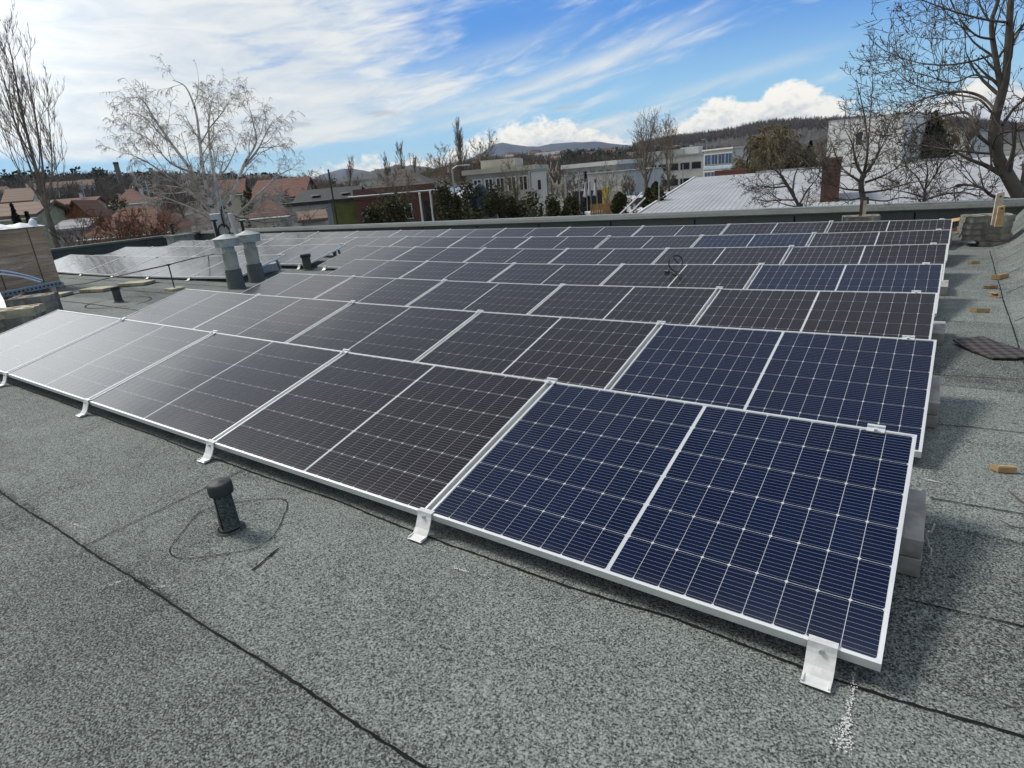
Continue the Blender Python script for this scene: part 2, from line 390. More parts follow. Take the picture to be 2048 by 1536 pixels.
for L in ([(1859, 997), (1950, 1013), (2048, 1030)], [(1866, 750), (1950, 755), (2060, 761)], [(1852, 848), (1950, 856), (2060, 868)], [(1817, 1200), (1930, 1228), (2048, 1255)], [(1897, 515), (1982, 513.6)], [(1892, 537), (1993, 535)]):
    ribbon(pix(L), 0.006, 0.005, step=0.05)
sv = on_roof(238, 605)
ribbon(smoothline([(sv.x + 0.62 * math.cos(t) , sv.y + 0.5 * math.sin(t)) for t in np.linspace(0, 6.0, 9)], 2), 0.02, 0.005, step=0.08)
for yy, x0, x1 in ((1.62, -24, -9.3), (2.55, -24, -9.6), (3.6, -24, -9.9), (4.35, -21, -9.8)):
    ribbon([(x0, yy), ((x0 + x1) / 2, yy + 0.02), (x1, yy)], 0.016, 0.005, step=0.12)
# cracks of bitumen at the joints near the front feet and the kerb line
KX = 0.54
ribbon([(KX, -3.0), (KX, 3.9), (KX - 0.02, 6), (KX - 0.03, 9.3)], 0.007, 0.005, step=0.06)
# chalk mark: broken flecks of chalk
ch = pix([(1712, 1332), (1705, 1380), (1695, 1440), (1686, 1470), (1680, 1500)])
for i in range(270):
    s = rng.random() ** 0.8 * (len(ch) - 1); k = min(int(s), len(ch) - 2); p = ch[k].lerp(ch[k + 1], s - k)
    spread = 0.0035 + 0.0055 * max(0, s - 1.4)
    x, y = p.x + rng.gauss(0, spread), p.y + rng.gauss(0, 0.006); r = rng.uniform(0.0012, 0.0034); th = rng.random() * 3
    rb.add([rp(x + r * math.cos(th + q), y + r * math.sin(th + q), 0.0055) for q in (0, 1.4, 3.0, 4.5)], [(0, 1, 2, 3)], 3)
for (u0, v0, u1, v1, n) in ((140, 1046, 170, 1058, 60), (225, 1172, 240, 1164, 40), (300, 1178, 345, 1172, 30), (905, 1135, 935, 1146, 50), (1690, 760, 1700, 790, 0), (1850, 960, 1885, 968, 60)):
    A_, B_ = on_roof(u0, v0), on_roof(u1, v1)
    for i in range(n):
        p = A_.lerp(B_, rng.random()); x, y = p.x + rng.gauss(0, 0.008), p.y + rng.gauss(0, 0.004); r = rng.uniform(0.0012, 0.003)
        rb.add([rp(x + r * math.cos(q), y + r * math.sin(q), 0.0055) for q in (0, 1.4, 3.0, 4.5)], [(0, 1, 2, 3)], 3)
M_RENDER = mat('pale_render', (0.42, 0.40, 0.36), 0.9, var=0.15)
roof = rb.build('roof', [M_ROOF, M_BIT, M_RENDER, M_CHALK]); tag(roof, kind='structure')

# ---- parapets
PT = 0.43
pb = MB()
pb.box(((RX0 + 2.2) / 2 - 0.1, 12.22, 0.14), (2.4 - RX0, 0.36, 0.40))
wall = empty('parapet_wall', (-11, 12.2, 0)); tag(wall, 'long felt covered parapet along the far edge of the roof behind the last row', 'parapet')
def under(o, p):
    o.parent = p; o.matrix_parent_inverse = Matrix.Translation(-Vector(p.location)); return o
under(pb.build('wall', M_FELT), wall)
pb = MB(); x0, x1 = RX0 - 0.1, 2.4
n = 60
P0 = []
for i in range(n + 1):
    x = x0 + (x1 - x0) * i / n; j = 0.006 * math.sin(i * 1.7) + 0.005 * math.sin(i * 0.6)
    P0 += [(x, 11.985 + j, 0.335), (x, 11.975 + j, 0.355), (x, 12.03, PT - 0.02 + j * 0.5), (x, 12.44, PT)]
pb.add(P0, [(4 * i + k, 4 * i + 4 + k, 4 * i + 5 + k, 4 * i + 1 + k) for i in range(n) for k in range(3)])
M_COPE = roof_mat('roofing_felt_coping', (0.05, 0.06, 0.056), (0.22, 0.24, 0.23)); under(pb.build('coping', M_COPE, smooth=True), wall)
pb = MB(); pb.box(((x0 + x1) / 2, 12.455, PT - 0.01), (x1 - x0, 0.03, 0.055)); under(pb.build('drip_edge', M_ALU), wall)
pb = MB()
for i in range(1, 13):
    pb.box((x1 - 0.9 - i * 2.05, 12.035, 0.15), (0.03, 0.012, 0.30))
under(pb.build('lap_joint', M_BIT), wall)

wl = empty('parapet_wall', (-25.5, 3, 0)); tag(wl, 'felt covered parapet along the left edge of the roof behind the carton', 'parapet')
pb = MB(); pb.box((-25.5, 3.0, 0.14), (0.36, 18.0, 0.44)); under(pb.build('wall', M_FELT), wl)
pb = MB(); pb.box((-25.5, 3.0, 0.405), (0.50, 18.1, 0.085)); under(pb.build('coping', M_COPE, bevel=0.02), wl)

wr = empty('parapet_wall', (1.2, 3, 0)); tag(wr, 'rounded felt kerb along the right edge of the roof', 'parapet')
PROF = [(0.56, 0.002), (0.64, 0.012), (0.74, 0.05), (0.83, 0.115), (0.91, 0.20), (0.98, 0.30), (1.06, 0.38), (1.17, 0.42), (1.45, 0.43), (1.9, 0.43), (1.9, -0.3)]
pb = MB(); nY = 60; yy = np.linspace(RY0, 12.05, nY)
V = []
for y in yy:
    for (x, z) in PROF: V.append((x + 0.008 * math.sin(y * 2.3), y, z + roof_z(0.5, y) * max(0, 1 - (x - 0.5) * 2)))
m_ = len(PROF)
pb.add(V, [(j * m_ + i, (j + 1) * m_ + i, (j + 1) * m_ + i + 1, j * m_ + i + 1) for j in range(nY - 1) for i in range(m_ - 1)])
k_ = under(pb.build('kerb', M_ROOF, smooth=True, angle=70), wr)
pb = MB()
for ys0 in (-1.2, 0.9, 3.0, 4.9, 6.2, 7.2, 8.3, 9.4, 10.4, 11.3):
    L = []
    pts = [(0.56, 0.0)] + PROF[1:10]
    for i, (x, z) in enumerate(pts):
        y = ys0 + 0.75 * (1 - math.exp(-(x - 0.56) * 2.6)) * (1 if ys0 < 10 else 0.3) + rng.uniform(-0.006, 0.006); zz = z + roof_z(0.5, y) * max(0, 1 - (x - 0.5) * 2)
        L += [(x - 0.004, y - 0.007, zz + 0.004), (x - 0.004, y + 0.007, zz + 0.004)]
    pb.add(L, [(2 * i, 2 * i + 1, 2 * i + 3, 2 * i + 2) for i in range(len(pts) - 1)])
under(pb.build('felt_lap', M_BIT), wr)

# ================================================================== SOLAR PANELS
fb = MB(); T = 0.035; LW = 0.011
for cx_, cy_, sx_, sy_ in ((0, LW / 2, PW, LW), (0, PD - LW / 2, PW, LW), (-PW / 2 + LW / 2, PD / 2, LW, PD - 2 * LW), (PW / 2 - LW / 2, PD / 2, LW, PD - 2 * LW)):
    fb.box((cx_, cy_, -T / 2), (sx_, sy_, T))
frame0 = fb.build('frame', M_ALU)
gb = MB()
gb.quad((-PW / 2 + LW, LW, -0.0045), (PW / 2 - LW, LW, -0.0045), (PW / 2 - LW, PD - LW, -0.0045), (-PW / 2 + LW, PD - LW, -0.0045), 0)
gb.quad((-PW / 2 + LW, PD - LW, -0.012), (PW / 2 - LW, PD - LW, -0.012), (PW / 2 - LW, LW, -0.012), (-PW / 2 + LW, LW, -0.012), 0)
cw, chh, g = 0.0911, 0.1820, 0.0023
X0 = 9 * cw + 8 * g
for half in (-1, 1):
    for i in range(9):
        xa = half * (0.0085 + i * (cw + g)); xb = half * (0.0085 + i * (cw + g) + cw)
        xa, xb = min(xa, xb), max(xa, xb)
        for j in range(6):
            ya = 0.0165 + j * (chh + g); yb = ya + chh; c = 0.0052
            gb.add([(xa + c, ya, -0.0038), (xb - c, ya, -0.0038), (xb, ya + c, -0.0038), (xb, yb - c, -0.0038), (xb - c, yb, -0.0038), (xa + c, yb, -0.0038), (xa, yb - c, -0.0038), (xa, ya + c, -0.0038)], [tuple(range(8))], 1)
glassB = gb.build('cell_sheet', [M_BACK, M_CELL_BLUE]); glassG = gb.build('cell_sheet', [M_BACK, M_CELL_GREY])
cb = MB(); cb.box((PW / 2 + 0.015, PD - 0.014, 0.002), (0.066, 0.026, 0.006)); cb.box((PW / 2 + 0.015, PD + 0.012, -0.010), (0.066, 0.012, 0.040)); cb.tube([(PW / 2 + 0.015, PD - 0.022, 0.008), (PW / 2 + 0.015, PD - 0.022, 0.018)], 0.008, 6)
clamp0 = cb.build('clamp', M_ALU)
lb = MB(); lb.box((PW / 2 - 0.25, PD - 0.06, -0.165), (0.05, 0.03, 0.26))
leg0 = lb.build('support_leg', M_STEEL)
ORD = ['', 'first', 'second', 'third', 'fourth', 'fifth', 'sixth', 'seventh', 'eighth', 'ninth', 'tenth', 'eleventh', 'twelfth']
ROWN = {1: 'front row', 2: 'second row from the front', 3: 'third row from the front', 4: 'fourth row from the front', 5: 'fifth row from the front', 6: 'sixth row from the front', 7: 'last row by the far parapet'}
BLUE = {(1, 0), (2, 0), (4, 0), (6, 1), (5, 100)}
first = True; POSE = {}
for r, L in ROWS.items():
    for (k0, xa, za), (k1, xb, zb) in zip(L, L[1:]):
        if k0 < 100 <= k1: continue
        la = k0 in (0, 100); lbk = (k1, xb, zb) == L[-1] or (k1 + 1 not in [q[0] for q in L])
        xr = xa - (0 if la else 0.015); xl = xb + (0 if lbk else 0.015)
        y = (r - 1) * RP
        pr_, pl_ = Vector((xr, y, 0.1 + za)), Vector((xl, y, 0.1 + zb))
        ax = (pr_ - pl_).normalized(); ay = Vector((0, math.cos(TILT), math.sin(TILT))); ay = (ay - ax * ay.dot(ax)).normalized(); azv = ax.cross(ay)
        jq = Matrix.Rotation(rng.gauss(0, 0.0035), 3, ax) @ Matrix.Rotation(rng.gauss(0, 0.0022), 3, ay); ax, ay, azv = jq @ ax, jq @ ay, jq @ azv
        o = empty('solar_panel'); mid_ = (pr_ + pl_) / 2
        o.matrix_world = Matrix(((ax.x, ay.x, azv.x, mid_.x), (ax.y, ay.y, azv.y, mid_.y), (ax.z, ay.z, azv.z, mid_.z), (0, 0, 0, 1)))
        blue = (r, k0) in BLUE
        POSE[(r, k0)] = o.matrix_world.copy()
        cl = 'dark blue' if blue else ('pale silvery' if (k0 >= 100 or k0 >= 8) else 'grey-black')
        if r in (4, 5) and k0 >= 100: where = '%s from the left in the left part of the %s' % (ORD[106 - k0], ROWN[r].replace(' from the front', ''))
        elif k0 == 0: where = 'at the right end of the %s' % ROWN[r]
        else: where = '%s from the right in the %s' % (ORD[k0 + 1], ROWN[r])
        tag(o, '%s solar panel %s' % (cl, where), 'solar panel', 'solar panels in tilted rows on the roof')
        for src in (frame0, glassB if blue else glassG, clamp0, leg0):
            if src is leg0 and r < 3 and k0 > 0 and False: continue
            c = src.copy(); COL.objects.link(c); c.parent = o
            if src is clamp0 and la: c.location = (-0.16, 0, 0)
for s_ in (frame0, glassB, glassG, clamp0, leg0): bpy.data.objects.remove(s_)
# ---- feet at the front edges
def foot_mesh(drop):
    b_ = MB(); w = 0.080
    prof = [(0.022, 0.004), (-0.004, 0.004), (-0.007, -0.016), (-0.012, -0.030), (-0.030, -drop * 0.66), (-0.050, -drop * 0.88), (-0.088, -drop + 0.006)]
    th = 0.006; V = []
    for (yy_, zz_) in prof:
        for sx_ in (-w / 2, w / 2): V.append((sx_, yy_, zz_))
    for (yy_, zz_) in prof:
        for sx_ in (-w / 2, w / 2): V.append((sx_, yy_ - th * 0.6, zz_ + th * 0.8))
    n_ = len(prof); Fs = []
    for i in range(n_ - 1):
        a_ = 2 * i; Fs += [(a_, a_ + 1, a_ + 3, a_ + 2), (2 * n_ + a_, 2 * n_ + a_ + 2, 2 * n_ + a_ + 3, 2 * n_ + a_ + 1), (a_, a_ + 2, 2 * n_ + a_ + 2, 2 * n_ + a_), (a_ + 1, 2 * n_ + a_ + 1, 2 * n_ + a_ + 3, a_ + 3)]
    Fs += [(0, 2 * n_, 2 * n_ + 1, 1), (2 * n_ - 2, 2 * n_ - 1, 4 * n_ - 1, 4 * n_ - 2)]
    b_.add(V, Fs)
    for sx_ in (-w / 2 + 0.004, w / 2 - 0.004): b_.box((sx_, -0.070, -drop + 0.013), (0.006, 0.034, 0.011))
    return b_
ftpos = []
L = ROWS[1]
for i, (k, x, z) in enumerate(L):
    ftpos.append((1, x - 0.15 if i == 0 else x, z, 'white metal foot under the right end of the front row' if i == 0 else ('white metal foot under the left end of the front row' if i == 5 else 'white metal foot between panels %s and %s from the right, front row' % (ORD[i], ORD[i + 1]))))
for k, x, z in ROWS[4]:
    if 101 <= k <= 105: ftpos.append((4, x, z, 'small white foot of the left block, %s joint from the left' % ORD[106 - k]))
for k, x, z in ROWS[5]:
    if k in (6, 100): ftpos.append((5, x - 0.25 if k == 100 else x + 0.25, z, 'small white foot left of the square roof vent' if k == 100 else 'small white foot right of the square roof vent'))
for r, x, z, lab in ftpos:
    y = (r - 1) * RP; drop = 0.1 + z - roof_z(x, y - 0.1)
    o = empty('mounting_foot', (x, y, 0.1 + z)); tag(o, lab, 'mounting foot', 'feet under the front edges of the rows')
    foot_mesh(max(0.05, drop)).build('bracket', M_ALU2, o)
    bb = MB(); bb.tube([(0, -0.006, -0.014), (0, -0.020, -0.012)], 0.0075, 6); bb.build('bolt', M_STEEL, o)

# ================================================================== THINGS ON THE ROOF
# near roof vent
p = on_roof(462, 1058)
o = empty('roof_vent', p); o.scale = (1.14, 1.14, 1.06); tag(o, 'felt wrapped roof vent pipe with black rubber cap in the foreground', 'roof vent')
b_ = MB(); b_.lathe([(0.062, -0.01), (0.058, 0.006), (0.043, 0.014), (0.039, 0.03), (0.0345, 0.18), (0.0345, 0.195)], 28); b_.build('pipe', M_FELT, o, smooth=True, angle=60)
b_ = MB(); b_.tube([(0.014, -0.0375, 0.02), (0.008, -0.0365, 0.10), (0.004, -0.0345, 0.18)], [0.003, 0.002, 0.0022], 5); b_.tube([(0.046 * math.cos(t), 0.046 * math.sin(t), 0.012) for t in np.linspace(3.3, 6.6, 14)], [0.0045] * 14, 5); b_.build('felt_joint', M_BIT, o)
b_ = MB(); b_.lathe([(0.037, 0.180), (0.0465, 0.181), (0.048, 0.188), (0.048, 0.222), (0.046, 0.232), (0.038, 0.238), (0.008, 0.239), (0.006, 0.241), (0.001, 0.241)], 32); b_.build('cap', M_RUBBER, o, smooth=True, angle=50)

def small_vent(uv, h, r, lab, capr=1.15):
    p = on_roof(*uv); o = empty('roof_vent', p); tag(o, lab, 'roof vent', 'short roof vent pipes')
    b_ = MB(); b_.lathe([(r * 1.5, -0.01), (r * 1.3, 0.01), (r, 0.03), (r, h * 0.8)], 14); b_.build('pipe', M_FELT, o, smooth=True)
    b_ = MB(); b_.lathe([(r * 1.02, h * 0.78), (r * capr, h * 0.79), (r * capr, h * 0.97), (r * 0.8, h), (0.002, h)], 14); b_.build('cap', M_BLACK, o, smooth=True)
small_vent((238, 604), 0.27, 0.062, 'short dark roof vent on the open felt left of the flue pipes')
small_vent((616, 540), 0.33, 0.085, 'square looking dark vent in front of the gap in the fifth row', 1.25)
small_vent((548, 530), 0.22, 0.045, 'slim dark vent pipe by the right flue pipe')
small_vent((671, 517), 0.30, 0.045, 'slim dark vent pipe between the left block and the main rows')

# two flue pipes
M_FLUE = mat('weathered_zinc', (0.40, 0.41, 0.39), 0.55, 0.15, var=0.30, scale=5, detail=8)
M_CAPZ = mat('zinc_cap', (0.36, 0.39, 0.39), 0.55, 0.2, var=0.30, scale=7, detail=8)
for (u, v, lab) in ((474, 576, 'left flue pipe with conical zinc cap and felt wrapped base'), (515, 563, 'right flue pipe with conical zinc cap standing behind its twin')):
    p = on_roof(u, v); o = empty('flue_pipe', p); tag(o, lab, 'flue pipe', 'pair of flue pipes with conical caps')
    b_ = MB(); b_.lathe([(0.1600, -0.02), (0.1480, 0.02), (0.1376, 0.30), (0.1344, 0.335)], 28); b_.build('base', M_COPE, o, smooth=True)
    b_ = MB(); b_.lathe([(0.1200, 0.30), (0.1200, 0.60), (0.1248, 0.605), (0.1248, 0.625), (0.1120, 0.632), (0.1056, 0.66), (0.1040, 0.78)], 28); b_.build('pipe', M_FLUE, o, smooth=True, angle=50)
    b_ = MB()
    for q in range(4):
        th = q * math.pi / 2 + 0.5; b_.box((0.108 * math.cos(th), 0.108 * math.sin(th), 0.74), (0.02, 0.02, 0.10))
    b_.build('bracket', M_STEEL, o)
    b_ = MB(); b_.lathe([(0.1919, 0.735), (0.2012, 0.735), (0.2078, 0.80), (0.2115, 0.803), (0.2115, 0.812), (0.2172, 0.855), (0.2228, 0.86), (0.2228, 0.872), (0.0562, 0.930), (0.0112, 0.945), (0.0037, 0.946)], 32); b_.build('cap', M_CAPZ, o, smooth=True, angle=30)

# duct box near the gap
A_, B_ = on_roof(527, 549), on_roof(562, 541)
d_ = (B_ - A_); ang = math.atan2(d_.y, d_.x)
o = empty('duct_box', (A_ + B_) / 2, ang); tag(o, 'grey metal duct box lying on the felt beside the right flue pipe', 'duct')
b_ = MB(); b_.box((0, 0.10, 0.085), (max(0.45, d_.length), 0.20, 0.15)); b_.build('body', M_STEEL, o, bevel=0.008)
b_ = MB(); b_.box((0, 0.10, 0.168), (max(0.45, d_.length) + 0.03, 0.23, 0.012)); b_.build('lid', M_STEEL, o)

# flat pavers lying on the felt
for i, (u, v, lab) in enumerate(((198, 582, 'flat sandy slab lying nearest the short dark vent'), (275, 570, 'flat sandy slab nearest the flue pipes'), (106, 594, 'flat sandy slab lying behind the thin steel rod'))):
    p = on_roof(u, v); o = empty('paving_slab', p, 0.35 + 0.12 * i); tag(o, lab, 'paving slab', 'loose slabs on the felt')
    b_ = MB(); b_.box((0, 0, 0.036), (0.60, 0.34, 0.06)); b_.build('slab', M_PAVER, o, bevel=0.006)
    b_ = MB(); b_.box((0.02, 0.01, 0.003), (0.72, 0.44, 0.006)); b_.build('felt_pad', M_BIT, o)

# grass pavers: scalloped outline with holes
def grass_paver(L=0.60, Wd=0.40, h=0.10, nx=3, ny=2):
    cu = bpy.data.curves.new('paver', 'CURVE'); cu.dimensions = '2D'; cu.fill_mode = 'BOTH'; cu.extrude = h / 2; cu.bevel_depth = 0.004
    def spl(pts):
        s = cu.splines.new('POLY'); s.points.add(len(pts) - 1); s.use_cyclic_u = True
        for q, p in zip(s.points, pts): q.co = (p[0], p[1], 0, 1)
    out = []
    for k in range(48):
        s = k / 48; 
        out.append((-L / 2 + L * s, -Wd / 2 + 0.016 * math.cos(2 * math.pi * s * nx)))
    for k in range(32):
        s = k / 32; out.append((L / 2 + 0.016 * math.cos(2 * math.pi * s * ny) - 0.016, -Wd / 2 + Wd * s))
    for k in range(48):
        s = k / 48; out.append((L / 2 - L * s, Wd / 2 - 0.016 * math.cos(2 * math.pi * s * nx)))
    for k in range(32):
        s = k / 32; out.append((-L / 2 - 0.016 * math.cos(2 * math.pi * s * ny) + 0.016, Wd / 2 - Wd * s))
    spl(out)
    for i in range(nx):
        for j in range(ny):
            cx_, cy_ = -L / 2 + L * (i + 0.5) / nx, -Wd / 2 + Wd * (j + 0.5) / ny
            spl([(cx_ + L / nx * 0.33 * math.cos(t), cy_ - Wd / ny * 0.30 * math.sin(t)) for t in np.linspace(0, 2 * math.pi, 12, endpoint=False)])
    oc = bpy.data.objects.new('paver', cu); COL.objects.link(oc)
    dg = bpy.context.evaluated_depsgraph_get(); me = bpy.data.meshes.new_from_object(oc.evaluated_get(dg))
    bpy.data.objects.remove(oc); bpy.data.curves.remove(cu)
    me.materials.clear(); me.materials.append(M_CONCD); me.name = 'grass_paver'
    return me
PAVER = grass_paver(); PAVERL = grass_paver(0.6, 0.4, 0.1); PAVERL.materials[0] = M_PAVER
def paver(loc, rz, lab, grp, me=PAVER, tilt=(0, 0), sc_=1.0):
    o = bpy.data.objects.new('grass_paver', me); COL.objects.link(o); o.location = loc; o.rotation_euler = (tilt[0], tilt[1], rz); o.scale = (sc_, sc_, sc_)
    return tag(o, lab, 'grass paver', grp)
sx, sy = 0.42, 9.95; sz = roof_z(sx, sy)
G1 = 'concrete grass pavers stacked in the far right corner'
for i, (lab, dx_, dy_, rz) in enumerate((('weathered grass paver, bottom of the corner stack', 0.03, 0.02, 0.10), ('weathered grass paver, second from the bottom of the corner stack', 0.0, 0.01, 0.16), ('weathered grass paver, just under the top of the corner stack', 0.01, 0.0, 0.14))):
    paver((sx + dx_, sy + dy_, sz + 0.14 + i * 0.086), rz, lab, G1).scale = (1, 1, 0.82)
paver((sx + 0.02, sy, sz + 0.14 + 3 * 0.086), 0.18, 'grass paver topping the corner stack, holding the wooden stakes', G1, PAVER).scale = (1, 1, 0.82)
o = empty('concrete_block', (sx + 0.12, sy - 0.02, sz), 0.1); tag(o, 'broken concrete block under the corner stack of grass pavers', 'concrete block')
b_ = MB(); b_.box((0, 0, 0.035), (0.34, 0.30, 0.07)); b_.box((-0.02, 0.0, 0.083), (0.40, 0.30, 0.022), mat=0); b_.build('block', M_CONCD, o, bevel=0.012)
M_WOOD = mat('raw_wood', (0.50, 0.33, 0.16), 0.75, var=0.25, scale=8, detail=6)
M_WOODP = mat('pale_wood', (0.52, 0.45, 0.36), 0.8, var=0.25, scale=9)
tp = sz + 0.14 + 3 * 0.086 + 0.042
for (u, v, w, h, m, lab) in ((1992, 441, 0.10, 0.42, M_WOODP, 'taller pale wooden stake standing in the corner stack'), (1998, 444, 0.085, 0.26, M_WOOD, 'shorter orange wooden stake standing in the corner stack')):
    q = onz(u, v, tp); o = empty('wooden_stake', (q[0], q[1], tp - 0.06), 0.2); tag(o, lab, 'wooden stake', 'stakes in the grass pavers')
    b_ = MB(); b_.hexa([(-w / 2, -0.02, 0), (w / 2, -0.02, 0), (w / 2, 0.02, 0), (-w / 2, 0.02, 0)], [(-w / 2 * 0.9, -0.02, h), (w / 2 * 0.8, -0.02, h * 1.04), (w / 2 * 0.8, 0.02, h * 1.04), (-w / 2 * 0.9, 0.02, h)]); b_.build('board', m, o, bevel=0.004)
    b_ = MB(); b_.tube([(0.0, -0.021, h * 0.9), (0.0, -0.030, h * 0.9)], 0.012, 8); b_.build('knot', M_BLACK, o)
# plank between last panel and stack, with leaf litter
A_, B_ = onz(1905, 441, 0.26), onz(1948, 434, 0.34)
o = empty('wooden_plank'); tag(o, 'wooden plank leaning from the last row to the corner stack', 'plank')
b_ = MB(); b_.tube([A_, B_], 0.035, 4); b_.build('board', M_WOOD, o)
M_LEAF = mat('dead_leaves', (0.20, 0.11, 0.055), 0.9, var=0.5, scale=20, rnd=0.2)
b_ = MB(); c_ = on_roof(1922, 462)
for i in range(220):
    q = Vector((c_.x + rng.gauss(0, 0.16), c_.y + rng.gauss(0.1, 0.35), 0)); q = rp(q.x, q.y, 0.012 + abs(rng.gauss(0, 0.02))); s = rng.uniform(0.02, 0.05); th = rng.random() * 6
    b_.quad(q + Vector((s * math.cos(th), s * math.sin(th), 0.01)), q + Vector((-s * 0.5 * math.sin(th), s * 0.5 * math.cos(th), 0)), q - Vector((s * math.cos(th), s * math.sin(th), -0.008)), q + Vector((s * 0.5 * math.sin(th), -s * 0.5 * math.cos(th), 0.012)))
tag(b_.build('leaf_litter', M_LEAF), 'dead brown leaves blown together beside the corner stack', 'leaves', kind='stuff')

# second paver stack behind the last row
q = onz(1722, 428, 0.36); px_, py_ = float(q[0]), 11.3
q = ony(1722, 431, py_)
G2 = 'grass pavers by the far parapet'
for i in range(3):
    paver((q[0], py_, float(q[2]) - 0.055 - 0.104 * (2 - i)), 0.12 + 0.03 * i, ['lower grass paver behind the last row of panels', 'middle grass paver behind the last row of panels', 'top grass paver behind the last row holding a stake'][i], G2)
q2 = ony(1726, 424, py_)
o = empty('wooden_stake', (q2[0], py_, float(q2[2]) - 0.05), 0.1); tag(o, 'short weathered stake standing behind the last row of panels', 'wooden stake', 'stakes in the grass pavers')
b_ = MB(); b_.box((0.02, 0, 0.12), (0.055, 0.03, 0.25)); b_.build('board', M_WOODP, o); b_ = MB(); b_.box((-0.035, 0.01, 0.10), (0.05, 0.03, 0.22)); b_.build('batten', mat('dark_wood', (0.10, 0.05, 0.035), 0.8), o)

# left pile of grass pavers
G3 = 'grass pavers piled at the left edge'
p = on_roof(62, 634)
bz = roof_z(p.x, p.y)
paver((p.x, p.y + 0.1, bz + 0.052), 1.05, 'weathered grass paver, lower in the left pile', G3)
paver((p.x + 0.01, p.y + 0.1, bz + 0.156), 1.08, 'weathered grass paver, upper in the left pile', G3)
paver((p.x - 0.0, p.y + 0.1, bz + 0.26), 1.0, 'weathered grass paver topping the left pile', G3)
p2 = on_roof(38, 662)
paver((p2.x, p2.y, roof_z(p2.x, p2.y) + 0.052), 0.85, 'weathered grass paver under the pale one by the first row', G3)
paver((p2.x, p2.y, roof_z(p2.x, p2.y) + 0.156), 0.9, 'dark grass paver below the pale one by the first row', G3)
paver((p2.x + 0.02, p2.y + 0.02, roof_z(p2.x, p2.y) + 0.26), 0.95, 'pale grass paver with big holes behind the left end of the front row', G3, PAVERL)
p = on_roof(20, 606); o = empty('paving_slab', p, 0.8); tag(o, 'flat slab lying behind the left pile of grass pavers', 'paving slab', 'loose slabs on the felt')
b_ = MB(); b_.box((0, 0, 0.035), (0.7, 0.4, 0.06)); b_.build('slab', M_PAVER, o, bevel=0.006)
# reddish stick
A_, B_ = on_roof(25, 606, 0.10), on_roof(62, 578, 0.10)
b_ = MB(); b_.tube([A_, A_.lerp(B_, 0.5) + Vector((0, 0, 0.02)), B_], [0.035, 0.034, 0.03], 8); tag(b_.build('wooden_post', mat('red_brown_wood', (0.13, 0.055, 0.04), 0.7, var=0.4, scale=8)), 'red-brown wooden post propped on the left pile', 'post')

# carton on a pallet
mC, tC, bC = newmat('wrapped_cardboard'); co = objco(tC); x_, y_, z_ = sepco(tC, co)
wr_ = noise(tC, combine(tC, x_ * 0.7, y_ * 0.7, z_ * 7.0), 1.0, 6.0, 0.65, 1.2)
cc = mixc(tC, noise(tC, co, 1.5, 4.0).ss(0.3, 0.7), (0.47, 0.31, 0.185), (0.62, 0.43, 0.27)); cc = mixc(tC, wr_.ss(0.52, 0.66) * 0.75, cc, (0.72, 0.64, 0.56))
tC.links.new(cc, bC.inputs['Base Color']); bC.inputs['Roughness'].default_value = 0.38; bump(tC, bC, wr_, 1.0, 0.08)
A_ = on_roof(130, 573); B_ = on_roof(0, 600); d_ = (B_ - A_); d_.z = 0; d_.normalize(); nrm = Vector((-d_.y, d_.x, 0))
if nrm.dot(Vector((CAM[0], CAM[1], 0)) - A_) > 0: nrm = -nrm          # away from the camera
ang = math.atan2(d_.y, d_.x)
LC, DC, HC = 2.5, 1.15, 1.16
pal = empty('pallet', A_); pal.rotation_euler = (0, 0, ang); tag(pal, 'low wooden pallet under the film wrapped carton', 'pallet')
sgn = 1 if Vector((-math.sin(ang), math.cos(ang), 0)).dot(nrm) > 0 else -1
b_ = MB()
for k in range(5): b_.box((LC * (k + 0.5) / 5, sgn * DC / 2, 0.125), (0.14, DC, 0.022))
b_.build('deck_board', M_WOODP, pal)
b_ = MB()
for k in (0.06, LC / 2, LC - 0.06):
    for s_ in (0.06, DC / 2, DC - 0.06): b_.box((k, sgn * s_, 0.068), (0.12, 0.11, 0.09))
    b_.box((k, sgn * DC / 2, 0.012), (0.12, DC, 0.022))
b_.build('pallet_block', M_WOODP, pal)
car = empty('carton', A_ + Vector((0, 0, 0.137))); car.rotation_euler = (0, 0, ang); tag(car, 'tall brown carton wrapped in clear film standing on a pallet', 'carton')
b_ = MB(); nx_, nz_ = 14, 12
b_.box((LC / 2 + 0.02, sgn * DC / 2, HC / 2), (LC - 0.04, DC - 0.04, HC)); b_.build('box', mC, car, bevel=0.02)
M_FILM = mat('white_film', (0.80, 0.82, 0.84), 0.4, var=0.05, scale=3, bscale=6, bstr=0.6, bdist=0.04)
b_ = MB(); N1, N2 = 26, 12; V = []
for i in range(N1 + 1):
    for j in range(N2 + 1):
        fx, fy = i / N1, j / N2; edge = min(fx, 1 - fx, fy, 1 - fy)
        V.append((0.0 + LC * fx, sgn * DC * fy, HC + 0.012 + (0.05 * math.sin(fx * 9 + fy * 4) ** 2 + 0.04 * rng.random() + 0.05 * math.sin(fx * 23 + 1) ** 2) * min(1, edge * 9)))
b_.add(V, [(i * (N2 + 1) + j, (i + 1) * (N2 + 1) + j, (i + 1) * (N2 + 1) + j + 1, i * (N2 + 1) + j + 1) for i in range(N1) for j in range(N2)])
for i in range(7):
    t = i / 6 * 2 * math.pi
b_.tube([(0.20, sgn * 0.12, HC + 0.02), (0.17, sgn * 0.10, HC + 0.12), (0.19, sgn * 0.12, HC + 0.17)], [0.09, 0.07, 0.03], 7)
b_.build('top_film', M_FILM, car, smooth=True, angle=80)
b_ = MB()
